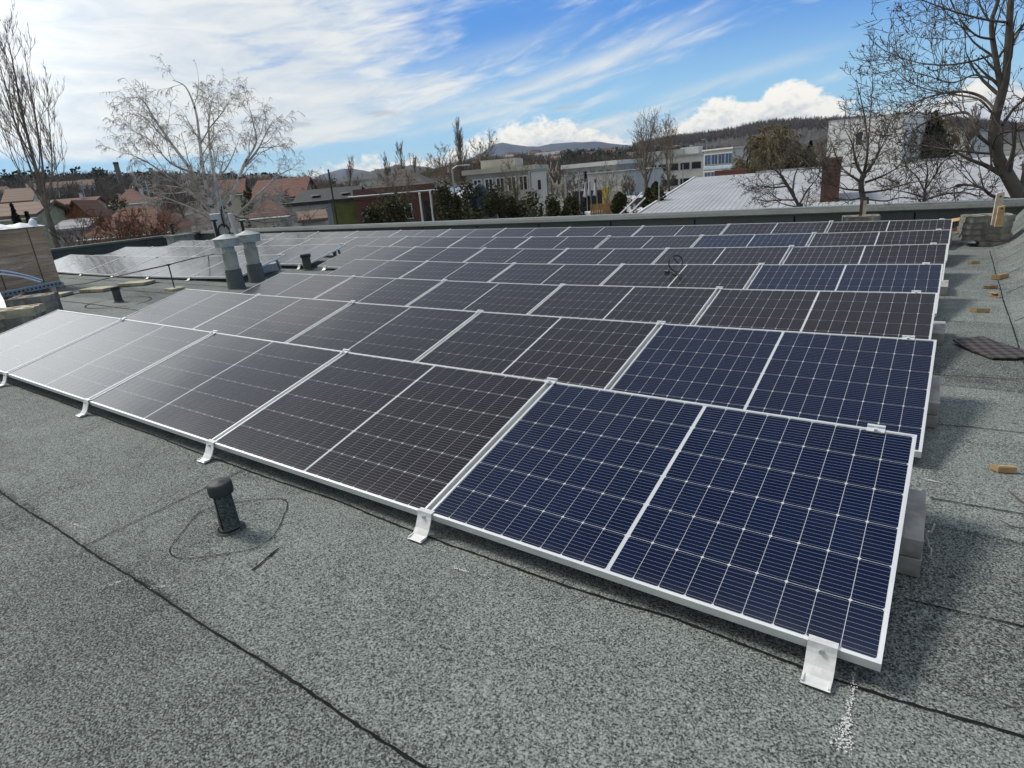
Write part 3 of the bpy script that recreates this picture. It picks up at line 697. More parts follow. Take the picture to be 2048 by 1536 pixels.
for k in (0.42, 1.25, 2.0): b_.box((k, -sgn * 0.0 + sgn * 0.016, HC / 2), (0.016, 0.012, HC - 0.02))
b_.build('strap', mat('strap', (0.13, 0.10, 0.07), 0.5), car)

# perforated cable tray and white rails
A_, B_ = on_roof(123, 566, 0.16), on_roof(-60, 603, 0.16)
d_ = (B_ - A_); Ld = d_.length; ang = math.atan2(d_.y, d_.x)
o = empty('cable_tray', A_); o.rotation_euler = (0, 0, ang); tag(o, 'perforated grey metal cable tray lying in front of the carton', 'cable tray')
mT, tT, bT = newmat('perforated_tray'); co = objco(tT); x_, y_, z_ = sepco(tT, co)
hole = ((x_ / 0.09).fr() - 0.5).ab().lt(0.22) * ((z_ - 0.0) / 0.06 - 0.0).ab().lt(0.28)
tT.links.new(mixc(tT, hole, (0.27, 0.32, 0.35), (0.02, 0.02, 0.02)), bT.inputs['Base Color']); bT.inputs['Roughness'].default_value = 0.45; bT.inputs['Metallic'].default_value = 0.3
b_ = MB(); sg = -1 if Vector((-math.sin(ang), math.cos(ang), 0)).dot(Vector((CAM[0], CAM[1], 0)) - A_) > 0 else 1
b_.box((Ld / 2, 0, 0.0), (Ld, 0.006, 0.10)); b_.box((Ld / 2, sg * 0.11, -0.048), (Ld, 0.22, 0.006)); b_.box((Ld / 2, sg * 0.22, 0.0), (Ld, 0.006, 0.10)); b_.box((Ld / 2, sg * 0.012, 0.052), (Ld, 0.026, 0.005), mat=1)
b_.build('channel', [mT, M_ALU], o)
b_ = MB()
for s_ in (0.25, Ld * 0.55, Ld * 0.9): b_.box((s_, sg * 0.11, -0.105), (0.10, 0.30, 0.108))
b_.build('bearer', M_WOODP, o)
for i, (u0, v0, u1, v1, lab) in enumerate(((-40, 537, 84, 561, 'upper white aluminium rail leaning onto the cable tray'), (-40, 546, 80, 564, 'lower white aluminium rail leaning onto the cable tray'))):
    B_ = Vector(on_roof(u1, v1, 0.24)); D_ = math.hypot(B_.x - CAM[0], B_.y - CAM[1]); A_ = Vector(at(u0, v0, D_ - 0.5))
    b_ = MB(); mid_ = A_.lerp(B_, 0.55) + Vector((0, 0, 0.05)); b_.tube([A_, A_.lerp(mid_, 0.5) + Vector((0, 0, 0.012)), mid_, mid_.lerp(B_, 0.5) + Vector((0, 0, 0.015)), B_], 0.024, 6)
    tag(b_.build('aluminium_rail', M_ALU), lab, 'rail', 'white rails by the carton')
A_, B_ = Vector(on_roof(12, 622, 0.0)), Vector(on_roof(-30, 545, 0.6))
b_ = MB(); b_.box((A_ + B_) / 2, (0.10, 0.03, (B_ - A_).length), (B_ - A_).to_track_quat('Z', 'Y').to_matrix()); tag(b_.build('aluminium_rail', M_ALU), 'white aluminium rail standing at the left edge of the photo', 'rail', 'white rails by the carton')

# lightning conductor and its stands
M_WIRE = mat('conductor_wire', (0.06, 0.06, 0.06), 0.5, 0.3)
st = on_roof(350, 580); top_ = Vector(at(334, 530, math.hypot(st.x - CAM[0], st.y - CAM[1])))
o = empty('conductor_stand', st); tag(o, 'thin steel stand holding up the lightning conductor wire', 'wire stand')
b_ = MB(); b_.tube([(0, 0, 0.03), (0, 0, top_.z - st.z)], 0.012, 6); b_.build('rod', M_WIRE, o)
b_ = MB(); b_.box((0, 0, 0.02), (0.30, 0.24, 0.045)); b_.build('foot_plate', M_PAVER, o, bevel=0.006)
b_ = MB(); b_.box((0, 0, top_.z - st.z), (0.05, 0.05, 0.03)); b_.build('wire_clip', M_BLACK, o)
pts = [on_roof(128, 572, 0.02), on_roof(175, 566, 0.05), on_roof(222, 555, 0.12), Vector(at(280, 542, 12.3)), Vector((st.x, st.y, top_.z)), Vector(at(385, 517, 13.6)), on_roof(430, 508, 0.28)]
tag((lambda m_: (m_.tube([Vector(p_) for p_ in pts], 0.011, 6), m_.build('conductor_wire', M_WIRE))[1])(MB()), 'dark lightning conductor wire rising from the carton to the left block', 'wire')
q = on_roof(119, 618); b_ = MB(); tq = Vector(at(113, 585, math.hypot(q.x - CAM[0], q.y - CAM[1]))); b_.tube([q, Vector((q.x, q.y, tq.z))], 0.010, 6); tag(b_.build('steel_rod', M_WIRE), 'thin upright steel rod behind the left end of the front row', 'rod')

# cardboard corners
M_CARD = mat('cardboard', (0.43, 0.29, 0.15), 0.85, var=0.16, scale=10)
M_CARD2 = mat('worn_cardboard', (0.33, 0.22, 0.13), 0.9, var=0.25, scale=10)
cj = [(1996, 946, 0.30, 0, 'clean folded cardboard corner lying nearest the camera', 0.68), (1953, 625, 0.15, 1, 'open cardboard corner lying flat left of the black mat', 1.0), (1996, 594, 2.3, 2, 'worn cardboard corner just behind the open flat one', 0.9), (1978, 578, 0.5, 2, 'crushed cardboard corner touching a worn one', 0.85), (1999, 560, 0.9, 0, 'roof shaped cardboard corner on the kerb seam', 1.25), (1943, 528, 0.2, 1, 'small cardboard corner nearest the corner stack', 0.9), (1936, 475, 0.4, 1, 'tiny cardboard scrap beside the corner stack', 0.8)]
for (u, v, rz, kd, lab, s_) in cj:
    p = on_roof(u, v); o = empty('cardboard_corner', p + Vector((0, 0, 0.004)), rz); tag(o, lab, 'cardboard corner', 'cardboard panel corners scattered on the right'); s_ *= 0.68; o.scale = (s_, s_, s_)
    if kd == 0: o.scale = (s_ * 1.05, s_ * 1.05, s_ * 1.15)
    m_ = M_CARD2 if kd == 2 else M_CARD
    L1, L2, hh, tt = 0.145, 0.085, 0.052, 0.006
    b_ = MB(); b_.box((L1 / 2, 0, hh / 2), (L1, tt, hh)); b_.box((L1 / 2, 0.028, tt / 2), (L1, 0.05, tt)); 
    if kd != 1: b_.box((L1 / 2, 0.026, hh), (L1 * 0.9, 0.045, tt), Matrix.Rotation(-0.15, 3, 'X'))
    b_.build('long_side', m_, o)
    b_ = MB(); A2 = 2.1 if kd == 0 else 2.6; Mx = RZ(A2)
    b_.box(Mx @ Vector((L2 / 2, 0, hh / 2)), (L2, tt, hh), Mx); b_.box(Mx @ Vector((L2 / 2, -0.026, tt / 2)), (L2, 0.045, tt), Mx)
    b_.build('short_side', m_, o)
    if kd == 0:
        b_ = MB(); b_.box((0.03, 0.02, hh * 0.8), (0.07, 0.008, 0.004), RZ(0.6)); b_.build('tie', M_ALU, o)

# rubber mat
mR, tR, bR = newmat('rubber_mat'); co = objco(tR); x_, y_, z_ = sepco(tR, co)
ck = ((x_ * 13.0 + y_ * 5.0).fr().gt(0.5) + (y_ * 13.0 - x_ * 5.0).fr().gt(0.5))
tR.links.new(mixc(tR, (ck * 0.5).sat(), (0.022, 0.017, 0.014), (0.10, 0.082, 0.070)), bR.inputs['Base Color']); bR.inputs['Roughness'].default_value = 0.55; bump(tR, bR, ck, 0.5, 0.004)
out = [on_roof(u, v) for u, v in ((1904, 689), (1940, 705), (1985, 721), (2030, 722), (2075, 716), (2075, 712), (2020, 697), (1963, 682))]
b_ = MB(); n_ = len(out); hz = [0.030, 0.012, 0.010, 0.012, 0.012, 0.012, 0.012, 0.030]
V = [(p.x, p.y, p.z + h) for p, h in zip(out, hz)] + [(p.x, p.y, p.z + h + 0.010) for p, h in zip(out, hz)]
cB = sum((Vector(v) for v in V[n_:]), Vector()) / n_; V.append((cB.x, cB.y, cB.z - 0.002))
b_.add(V, [tuple(range(n_ - 1, -1, -1))] + [(i, (i + 1) % n_, n_ + (i + 1) % n_, n_ + i) for i in range(n_)] + [(n_ + i, n_ + (i + 1) % n_, 2 * n_) for i in range(n_)])
tag(b_.build('rubber_mat', mR), 'black studded rubber mat lying by the right kerb', 'mat')

# ballast blocks under the right ends
def ballast(uvs, zt, lab, n=2, name='concrete_block', mt=None):
    """uvs: top back-right, top front-right, pixel corners at height zt"""
    P = [on_roof(u, v, zt) for u, v in uvs]; br, fr_ = P
    bz_ = roof_z(fr_.x, fr_.y); x1_ = (br.x + fr_.x) / 2; y0_, y1_ = fr_.y, br.y; w_ = 0.20
    for i in range(n):
        h_ = zt / n; o = empty('concrete_block', (x1_ - w_ / 2 + (0.006 if i == 0 else 0), (y0_ + y1_) / 2, bz_ + i * h_), 0.02 * i)
        tag(o, lab[i], 'concrete block', 'ballast blocks under the right ends of the rows')
        b_ = MB(); b_.box((0, 0, h_ / 2), (w_, y1_ - y0_, h_ - 0.004)); b_.build('block', mt or M_CONC, o, bevel=0.003)
ballast([(1855, 984), (1845, 1082)], 0.155, ['lower grey concrete block under the right end of the front row', 'upper grey concrete block under the right end of the front row'])
ballast([(1884, 757), (1876, 806)], 0.150, ['lower grey concrete block under the right end of the second row', 'upper grey concrete block under the right end of the second row'])
ballast([(1891, 643), (1887, 667)], 0.10, ['single pale block under the right end of the third row'], 1)
ballast([(1897, 560), (1894, 573)], 0.10, ['single grey block under the right end of the fourth row'], 1)
ballast([(1904, 468), (1903, 477)], 0.12, ['single grey block under the right end of the sixth row'], 1)
# twisted wire next to the front block
c_ = on_roof(1848, 1095); b_ = MB(); b_.tube([(c_.x + 0.012 + 0.010 * math.sin(t * 9), c_.y + 0.05 - 0.12 * abs(t - 0.1), c_.z + 0.10 * (1 - t) + 0.008 * math.cos(t * 30)) for t in np.linspace(0, 1, 60)], 0.004, 5)
tag(b_.build('twisted_wire', M_STEEL), 'twisted steel wire hanging by the front concrete blocks', 'wire')
for i, (L, lab) in enumerate(((((2016, 980), (2032, 993), (2044, 1003), (2060, 1010)), 'thin dry twig at the right edge beyond the cardboard'), (((2000, 1040), (2022, 1052), (2040, 1056), (2060, 1053)), 'curved dry twig at the right edge nearest the camera'))):
    b_ = MB(); P = [on_roof(u, v, 0.012) for u, v in L]; b_.tube(P, [0.002, 0.0035, 0.003, 0.003], 5)
    if i == 0: b_.tube([P[1], P[1] + Vector((0.03, -0.05, 0.0))], [0.0025, 0.0015], 4)
    tag(b_.build('twig', mat('dry_twig', (0.11, 0.095, 0.08), 0.8)), lab, 'twig', 'twigs on the felt')

# cable coil on a panel of the fourth row
Mp = POSE[(4, 1)]
def onpanel(u, v, h=0.0):
    d = Vector(ray(u, v)); o_ = Vector(CAM); nz = Mp.col[2].xyz; c0 = Mp.col[3].xyz + nz * h
    return o_ + d * ((c0 - o_).dot(nz) / d.dot(nz))
c_ = onpanel(1350, 545, 0.006); o = empty('cable_coil', c_); tag(o, 'loose black cable loop with plugs standing on the fourth row', 'cable')
rg = Vector(RGT); rg.z = 0; rg.normalize()
cen = Vector((0, 0.02, 0.105)); R0 = 0.095
b_ = MB(); b_.tube([cen + rg * (R0 * 0.86 * math.cos(t)) + Vector((0, 0, R0 * math.sin(t))) + Vector((0, 0.02 * math.sin(2 * t), 0)) for t in np.linspace(-1.9, 4.6, 40)], 0.0075, 6)
b_.tube([cen + rg * -0.03 + Vector((0, 0, 0.075)), cen + rg * 0.01 + Vector((0, 0, 0.03)), cen + rg * 0.035], 0.006, 5); b_.build('loop', M_BLACK, o, smooth=True)
b_ = MB()
P = [onpanel(u, v, 0.012) - c_ for u, v in ((1331, 542), (1340, 541), (1347, 544), (1354, 546), (1360, 553))]; b_.tube(P, [0.010, 0.006, 0.006, 0.007, 0.005], 6)
P = [onpanel(u, v, 0.012) - c_ for u, v in ((1344, 546), (1351, 549), (1357, 549), (1361, 555))]; b_.tube(P, 0.006, 6); b_.build('lead', M_BLACK, o)
b_ = MB()
for (u, v, u2, v2) in ((1329, 542, 1337, 543), (1346, 546, 1352, 546)):
    b_.tube([onpanel(u, v, 0.014) - c_, onpanel(u2, v2, 0.014) - c_], 0.014, 6)
b_.build('plug', M_BLACK, o)

# antennas on the parapet corner
D_ = 24.5
o = empty('antenna_mast', (0, 0, 0)); q = Vector(at(455, 462, D_)); o.location = (q.x, q.y, 0.40); tag(o, 'antenna mast with white dish and two grey panels at the far corner', 'antenna')
tz = Vector(at(447, 378, D_)); ht = tz.z - 0.40
b_ = MB(); b_.tube([(0, 0, -0.2), (0, 0, ht)], 0.035, 8); b_.build('mast', M_STEEL, o)
rd = rg
M_GREYB = mat('grey_box', (0.50, 0.53, 0.55), 0.5, var=0.08)
for s_, rz, zt in ((-0.28, 0.5, 0.35), (0.27, -0.3, 0.32)):
    b_ = MB(); b_.box(rd * s_ + Vector((0, 0, zt)), (0.42, 0.10, 0.78), Matrix.Rotation(rz, 3, 'Z') @ Matrix.Rotation(0.10, 3, 'X')); b_.build('panel_antenna', M_GREYB, o, bevel=0.02)
b_ = MB(); th_ = np.linspace(0, 6.2, 20); b_.tube([rd * (0.02 + 0.20 * math.cos(t)) + Vector((0, -0.15, 0.12 + 0.24 * math.sin(t))) for t in th_], 0.03, 6); b_.tube([rd * 0.02 + Vector((0, -0.1, 0.25)), rd * 0.0 + Vector((0, -0.08, 0.75)), Vector((0, 0, 1.0))], 0.03, 6); b_.build('cable_loop', M_BLACK, o)
b_ = MB(); Md = Vector((-0.45, -0.75, 0.45)).to_track_quat('Z', 'Y').to_matrix()
V = [Md @ Vector((r_ * math.cos(t), r_ * math.sin(t), 0.25 * r_ * r_ * 3)) + Vector((-0.1, 0, ht)) for r_ in (0.02, 0.15, 0.28, 0.36) for t in np.linspace(0, 2 * math.pi, 18, endpoint=False)]
b_.add(V, [(i * 18 + k, i * 18 + (k + 1) % 18, (i + 1) * 18 + (k + 1) % 18, (i + 1) * 18 + k) for i in range(3) for k in range(18)]); b_.build('dish', M_GREYB, o, smooth=True, angle=80)
for (u, v0, v1, D_, lab) in ((433, 463, 441, 24.0, 'thin dark post left of the antenna mast'), (487, 462, 442, 23.5, 'thin dark post right of the antenna mast'), (347, 470, 449, 25.5, 'thin dark post on the left parapet above the concrete stub')):
    a_ = Vector(at(u, v0, D_)); t_ = Vector(at(u - 4, v1, D_)); b_ = MB(); b_.tube([(a_.x, a_.y, 0.38), (a_.x, a_.y, t_.z)], 0.05, 6); b_.box((a_.x, a_.y, t_.z), (0.16, 0.16, 0.05)); tag(b_.build('parapet_post', M_BLACK), lab, 'post', 'dark posts on the parapets')
# concrete stub on the left parapet
q = Vector(at(356, 480, 25.3)); o = empty('chimney_stub', (q.x, q.y, 0)); tag(o, 'low rendered chimney stub against the left parapet', 'chimney')
b_ = MB(); b_.box((0.2, 0, 0.24), (0.5, 0.75, 0.5)); b_.build('body', M_CONC, o, bevel=0.01); b_ = MB(); b_.box((0.2, 0, 0.51), (0.6, 0.85, 0.06)); b_.build('cap', M_CONCD, o)
q = on_roof(280, 491, 0.05); b_ = MB(); b_.tube([q + Vector((0.3, 0, 0.1)), q + Vector((0, 0.25, 0.12)), q + Vector((-0.1, 0.5, 0.10))], [0.05, 0.09, 0.04], 6); tag(b_.build('film_scrap', M_FILM), 'scrap of white film lying before the left parapet', 'film')
# ================================================================== BACKGROUND: terrain
M_GROUND = mat('ground', (0.10, 0.10, 0.075), 0.95, var=0.4, scale=0.05, col2=(0.17, 0.16, 0.13), detail=8)
b_ = MB(); b_.quad((-4200, -4200, GZ), (4200, -4200, GZ), (4200, 4200, GZ), (-4200, 4200, GZ)); tag(b_.build('ground', M_GROUND), kind='structure')
def yard(pxs, col, name):
    b_ = MB(); P = [onz(u, v, GZ + 0.01) for u, v in pxs]; b_.add(P, [tuple(range(len(P)))]); return tag(b_.build(name, mat(name, col, 0.9, var=0.2, scale=0.4)), kind='structure')
M_HILLW = mat('wooded_hill', (0.050, 0.046, 0.040), 0.95, var=0.55, scale=0.05, detail=9, bscale=0.08, bstr=1.0, bdist=6)
M_HILLF = mat('haze_blue_mountain', (0.045, 0.060, 0.095), 0.95, var=0.3, scale=0.006, detail=8)  # blue of distance haze put into the base colour
M_SLOPE = mat('town_slope', (0.085, 0.075, 0.055), 0.95, var=0.5, scale=0.03, col2=(0.15, 0.13, 0.09), detail=9)
def azof(u, v):
    d = ray(u, v); return math.atan2(d[0], d[1])
def ridge(name, px, D, Dfront, material, rough=1.0, n=140, back=1.35, power=1.0, seed=1):
    """terrain whose crest, at distance D, follows the listed skyline"""
    az_ = np.array([azof(*q) for q in px]); zz_ = np.array([at(u, v, D)[2] for u, v in px])
    A = np.linspace(az_[0], az_[-1], n); Z = np.interp(A, az_, zz_)
    rr = np.random.RandomState(seed); k = np.ones(5) / 5
    nz = np.convolve(rr.randn(n + 4), k, 'valid') * rough
    T = [0, .15, .3, .45, .6, .75, .88, 1.0]; V = []
    for t in T:
        d = Dfront + (D - Dfront) * t
        for i in range(n):
            z = GZ - 0.3 + (Z[i] - GZ) * (t ** power) + nz[i] * t + (rr.randn() * rough * 0.7 if 0 < t < 1 else 0)
            V.append((CAM[0] + d * math.sin(A[i]), CAM[1] + d * math.cos(A[i]), z))
    for i in range(n): V.append((CAM[0] + D * back * math.sin(A[i]), CAM[1] + D * back * math.cos(A[i]), GZ - 0.3))
    m_ = MB(); nt = len(T) + 1
    m_.add(V, [(j * n + i, (j + 1) * n + i, (j + 1) * n + i + 1, j * n + i + 1) for j in range(nt - 1) for i in range(n - 1)])
    tag(m_.build(name, material, smooth=True, angle=180), kind='structure')
    def hz(a, d):
        t = min(1, max(0, (d - Dfront) / (D - Dfront))); return GZ + (float(np.interp(a, az_, zz_)) - GZ) * t ** power
    return hz
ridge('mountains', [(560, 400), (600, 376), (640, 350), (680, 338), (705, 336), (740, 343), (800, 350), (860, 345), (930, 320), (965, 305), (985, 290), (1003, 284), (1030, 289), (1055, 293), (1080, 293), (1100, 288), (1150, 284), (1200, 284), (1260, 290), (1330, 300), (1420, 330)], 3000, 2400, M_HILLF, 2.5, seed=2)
ridge('far_hill', [(640, 366), (690, 352), (730, 343), (760, 336), (790, 331), (830, 331), (860, 336), (900, 342), (950, 345), (1000, 352), (1060, 360)], 1900, 1500, M_HILLW, 3.0, seed=3)
hzR = ridge('wooded_ridge', [(1180, 318), (1230, 303), (1290, 291), (1350, 281), (1400, 275), (1440, 270), (1480, 263), (1520, 254), (1560, 249), (1600, 247), (1660, 246), (1740, 245), (1830, 243), (1900, 246), (1980, 254), (2060, 262), (2200, 275)], 1250, 600, M_HILLW, 1.8, n=220, seed=4)
hzT = ridge('town_hill', [(820, 362), (900, 338), (960, 325), (1040, 316), (1120, 312), (1200, 309), (1260, 305), (1330, 302), (1420, 304), (1500, 305), (1600, 300), (1750, 290)], 760, 210, M_SLOPE, 0.8, power=0.9, seed=5)
hzL = ridge('left_hill', [(-420, 430), (-250, 405), (-100, 380), (0, 370), (60, 367), (120, 369), (180, 364), (250, 366), (330, 364), (420, 366), (520, 366), (600, 372), (660, 384), (720, 392)], 420, 150, M_HILLW, 1.0, power=0.8, seed=6)

# ================================================================== trees
def segmesh(name, S, material, parent=None, sides=3):
    """S: list of (p0, p1, r0, r1); every piece becomes a little prism"""
    A = np.array([[*a, *b, r0, r1] for a, b, r0, r1 in S]); P0, P1, r0, r1 = A[:, :3], A[:, 3:6], A[:, 6], A[:, 7]
    t = P1 - P0; t /= np.linalg.norm(t, axis=1, keepdims=True) + 1e-9
    ref = np.where(np.abs(t[:, 2:3]) > 0.9, np.array([[1.0, 0, 0]]), np.array([[0, 0, 1.0]]))
    a = np.cross(t, ref); a /= np.linalg.norm(a, axis=1, keepdims=True); b = np.cross(t, a)
    V = []
    for P, r in ((P0, r0), (P1, r1)):
        for k in range(sides):
            th = 2 * math.pi * k / sides; V.append(P + (a * math.cos(th) + b * math.sin(th)) * r[:, None])
    V = np.stack(V, 1).reshape(-1, 3); n = len(A); base = np.arange(n)[:, None] * (2 * sides)
    q = np.array([[k, (k + 1) % sides, sides + (k + 1) % sides, sides + k] for k in range(sides)]).reshape(-1)
    Fc = (base + q[None, :]).reshape(-1)
    me = bpy.data.meshes.new(name); me.vertices.add(len(V)); me.vertices.foreach_set('co', V.reshape(-1))
    nf = n * sides; me.loops.add(nf * 4); me.loops.foreach_set('vertex_index', Fc); me.polygons.add(nf)
    me.polygons.foreach_set('loop_start', np.arange(nf) * 4); me.polygons.foreach_set('loop_total', np.full(nf, 4)); me.polygons.foreach_set('use_smooth', np.ones(nf, bool))
    me.update(calc_edges=True); me.materials.append(material)
    o = bpy.data.objects.new(name, me); COL.objects.link(o)
    if parent is not None: o.parent = parent
    return o
def vrand(rg_): return Vector((rg_.gauss(0, 1), rg_.gauss(0, 1), rg_.gauss(0, 1)))
def grow(rg_, p, d, L, r, dep, P, S, last_r=None):
    st_ = P['steps'][min(dep, len(P['steps']) - 1)]; wig = P['wig'][min(dep, len(P['wig']) - 1)]; up = P['up'][min(dep, len(P['up']) - 1)]
    nch = P['n'][dep] if dep < len(P['n']) else 0; r_end = r * P.get('tip', 0.35); q = p.copy(); rc = r
    spots = sorted(rg_.uniform(P['start'][min(dep, len(P['start']) - 1)], 1.0) for _ in range(nch)); si = 0
    side = rg_.random() * 6.28
    for i in range(st_):
        f1 = (i + 1) / st_
        d = (d + vrand(rg_) * wig + Vector((0, 0, up)) * (1.0 / st_)).normalized()
        q2 = q + d * (L / st_); rn = r + (r_end - r) * f1
        S[min(dep, 2)].append((tuple(q), tuple(q2), rc, rn))
        while si < nch and spots[si] <= f1 + 1e-6:
            s = spots[si]; si += 1
            base = q.lerp(q2, min(1, max(0, (s * st_ - i)))); side += 2.399 + rg_.uniform(-0.5, 0.5)
            o1 = d.orthogonal().normalized(); o2 = d.cross(o1); out = o1 * math.cos(side) + o2 * math.sin(side)
            ang = P['ang'][min(dep, len(P['ang']) - 1)] * rg_.uniform(0.7, 1.3)
            cd_ = d * math.cos(ang) + out * math.sin(ang)
            taper = (1.0 - P.get('cone', 0.55) * s) if dep == 0 else (1.0 - 0.35 * s)
            cl_ = L * P['lr'][min(dep, len(P['lr']) - 1)] * taper * rg_.uniform(0.75, 1.2)
            cr = max(P['rmin'], min(rc, (r + (r_end - r) * s)) * P['rr'])
            grow(rg_, base, cd_.normalized(), cl_, cr, dep + 1, P, S)
        q, rc = q2, rn
PT_ = {
 'poplar': dict(steps=[10, 5, 4, 3], wig=[.03, .07, .09, .1], up=[.15, 1.1, .9, .6], n=[44, 8, 4], start=[.12, .15, .2], ang=[.62, .45, .5], lr=[.30, .42, .45], rr=.42, rmin=.012, tip=.15, cone=.55),
 'vase': dict(steps=[6, 6, 5, 3], wig=[.05, .08, .10, .12], up=[.2, .55, .35, .25], n=[13, 9, 5, 3], start=[.35, .2, .2, .2], ang=[.50, .50, .55, .6], lr=[.78, .45, .45, .45], rr=.55, rmin=.012, tip=.25, cone=.35),
 'round': dict(steps=[6, 6, 5, 3], wig=[.06, .12, .15, .16], up=[.2, .25, .1, .1], n=[12, 9, 6, 3], start=[.30, .2, .2, .2], ang=[.85, .65, .65, .7], lr=[.62, .50, .45, .45], rr=.52, rmin=.010, tip=.25, cone=.45),
 'birch': dict(steps=[9, 8, 7, 8], wig=[.05, .10, .13, .08], up=[.25, .30, -.45, -2.2], n=[13, 9, 8], start=[.22, .25, .15], ang=[.62, .60, .70], lr=[.46, .50, .42], rr=.50, rmin=.011, tip=.22, cone=.40),
 'willow': dict(steps=[5, 6, 8, 8], wig=[.05, .10, .08, .04], up=[.2, .1, -1.6, -2.6], n=[12, 12, 7], start=[.35, .2, .1], ang=[.75, .65, .5], lr=[.75, .55, .75], rr=.45, rmin=.022, tip=.3, cone=.35),
 'crooked': dict(steps=[6, 7, 6, 4], wig=[.14, .24, .26, .24], up=[.3, .30, .25, .35], n=[9, 9, 6, 3], start=[.25, .15, .15, .2], ang=[.85, .75, .8, .7], lr=[.72, .55, .48, .45], rr=.55, rmin=.007, tip=.3, cone=.3),
}
def barkmat(name, c, var=0.3): return mat(name, c, 0.9, var=var, scale=3.0)
BK = {'grey': barkmat('grey_bark', (0.105, 0.090, 0.075)), 'dark': barkmat('dark_bark', (0.105, 0.088, 0.075)), 'tan': barkmat('tan_twigs', (0.165, 0.135, 0.085)), 'olive': barkmat('olive_twigs', (0.150, 0.115, 0.050)), 'birch': barkmat('birch_twigs', (0.45, 0.41, 0.37)), 'warm': barkmat('warm_bark', (0.19, 0.155, 0.120)), 'pale': barkmat('pale_twigs', (0.26, 0.215, 0.165)), 'russet': barkmat('russet_twigs', (0.17, 0.075, 0.042)), 'brown': barkmat('brown_twigs', (0.085, 0.060, 0.045))}
mB, tB, bB = newmat('birch_bark'); co = objco(tB); x_, y_, z_ = sepco(tB, co)
tB.links.new(mixc(tB, noise(tB, combine(tB, x_ * 3.0, y_ * 3.0, z_ * 5.0), 1.0, 5.0, 0.7).ss(0.52, 0.62), (0.66, 0.63, 0.58), (0.09, 0.08, 0.07)), bB.inputs['Base Color']); bB.inputs['Roughness'].default_value = 0.8
BK['birchbark'] = mB
def tree(name, lab, u, vtop, D, kind, bark='grey', twig='grey', width=1.0, seed=1, group=None, cat='tree', rad=None, lean=0.0, zbase=None, stems=1, spread=0.25, rk=1.0, dens=1.0):
    """a bare tree that stands at (pixel column u, distance D) and is as tall as the photograph shows"""
    rg_ = random.Random(seed); t = Vector(at(u, vtop, D)); zb = GZ if zbase is None else zbase
    Hh = t.z - zb; o = empty(name, (t.x, t.y, zb)); tag(o, lab, cat, group)
    P = dict(PT_[kind]); P['ang'] = [a * (width if i == 0 else 1) for i, a in enumerate(P['ang'])]; P['rmin'] = P['rmin'] * rk * max(0.6, D / 60.0) ** 0.6
    P['n'] = [max(1, int(q * dens)) for q in P['n']]
    S = [[], [], []]; top = {'poplar': 0.97, 'vase': 0.62, 'round': 0.68, 'birch': 0.86, 'willow': 0.62, 'crooked': 0.66}[kind]
    r0 = rad or Hh * 0.018
    for k in range(stems):
        th = k * 2.4 + seed; d0 = Vector((math.cos(th) * spread, math.sin(th) * spread, 1)).normalized() if stems > 1 else Vector((lean, 0, 1)).normalized()
        grow(rg_, Vector((math.cos(th) * r0 * 1.2, math.sin(th) * r0 * 1.2, 0)) if stems > 1 else Vector((0, 0, 0)), d0, Hh * top * (rg_.uniform(0.85, 1.0) if stems > 1 else 1), r0, 0, P, S)
    allz = max(s[1][2] for L_ in S for s in L_); k = Hh / allz
    if abs(k - 1) > 0.02: S = [[(tuple(np.array(a) * k), tuple(np.array(b) * k), x, y) for a, b, x, y in L_] for L_ in S]
    segmesh('trunk', S[0], BK[bark], o, 6)
    segmesh('crown', S[1] + S[2], BK[twig], o, 3)
    return o
def leafmat(name, c, c2):
    m, t, b = newmat(name); co = objco(t); f = noise(t, co, 1.3, 4.0, 0.6)
    wn = noise(t, co, 9.0, 2.0, 0.6)
    t.links.new(mixc(t, (f * 0.8 + wn * 0.7 - 0.28).sat(), c, c2), b.inputs['Base Color']); b.inputs['Roughness'].default_value = 0.7; b.inputs['Specular IOR Level'].default_value = 0.25; return m
M_EVG = leafmat('evergreen_leaves', (0.016, 0.024, 0.009), (0.090, 0.085, 0.022)); M_FIR = leafmat('fir_needles', (0.010, 0.018, 0.012), (0.035, 0.050, 0.028)); M_OLV = leafmat('olive_leaves', (0.035, 0.038, 0.014), (0.120, 0.105, 0.040))
def leaves(name, pts, size, material, parent, rs, flat=0.6):
    """one small leaf-shaped quad at each point"""
    pts = np.array(pts); n = len(pts); a = rs.randn(n, 3); a /= np.linalg.norm(a, axis=1, keepdims=True); b = rs.randn(n, 3); b -= a * (a * b).sum(1, keepdims=True); b /= np.linalg.norm(b, axis=1, keepdims=True)
    s = size * rs.uniform(0.6, 1.3, (n, 1)); V = np.stack([pts - a * s, pts + b * s * flat, pts + a * s, pts - b * s * flat], 1).reshape(-1, 3)
    me = bpy.data.meshes.new(name); me.vertices.add(4 * n); me.vertices.foreach_set('co', V.reshape(-1)); me.loops.add(4 * n); me.loops.foreach_set('vertex_index', np.arange(4 * n)); me.polygons.add(n)
    me.polygons.foreach_set('loop_start', np.arange(n) * 4); me.polygons.foreach_set('loop_total', np.full(n, 4)); me.update(calc_edges=True); me.materials.append(material)
    o = bpy.data.objects.new(name, me); COL.objects.link(o)
    if parent is not None: o.parent = parent
    return o
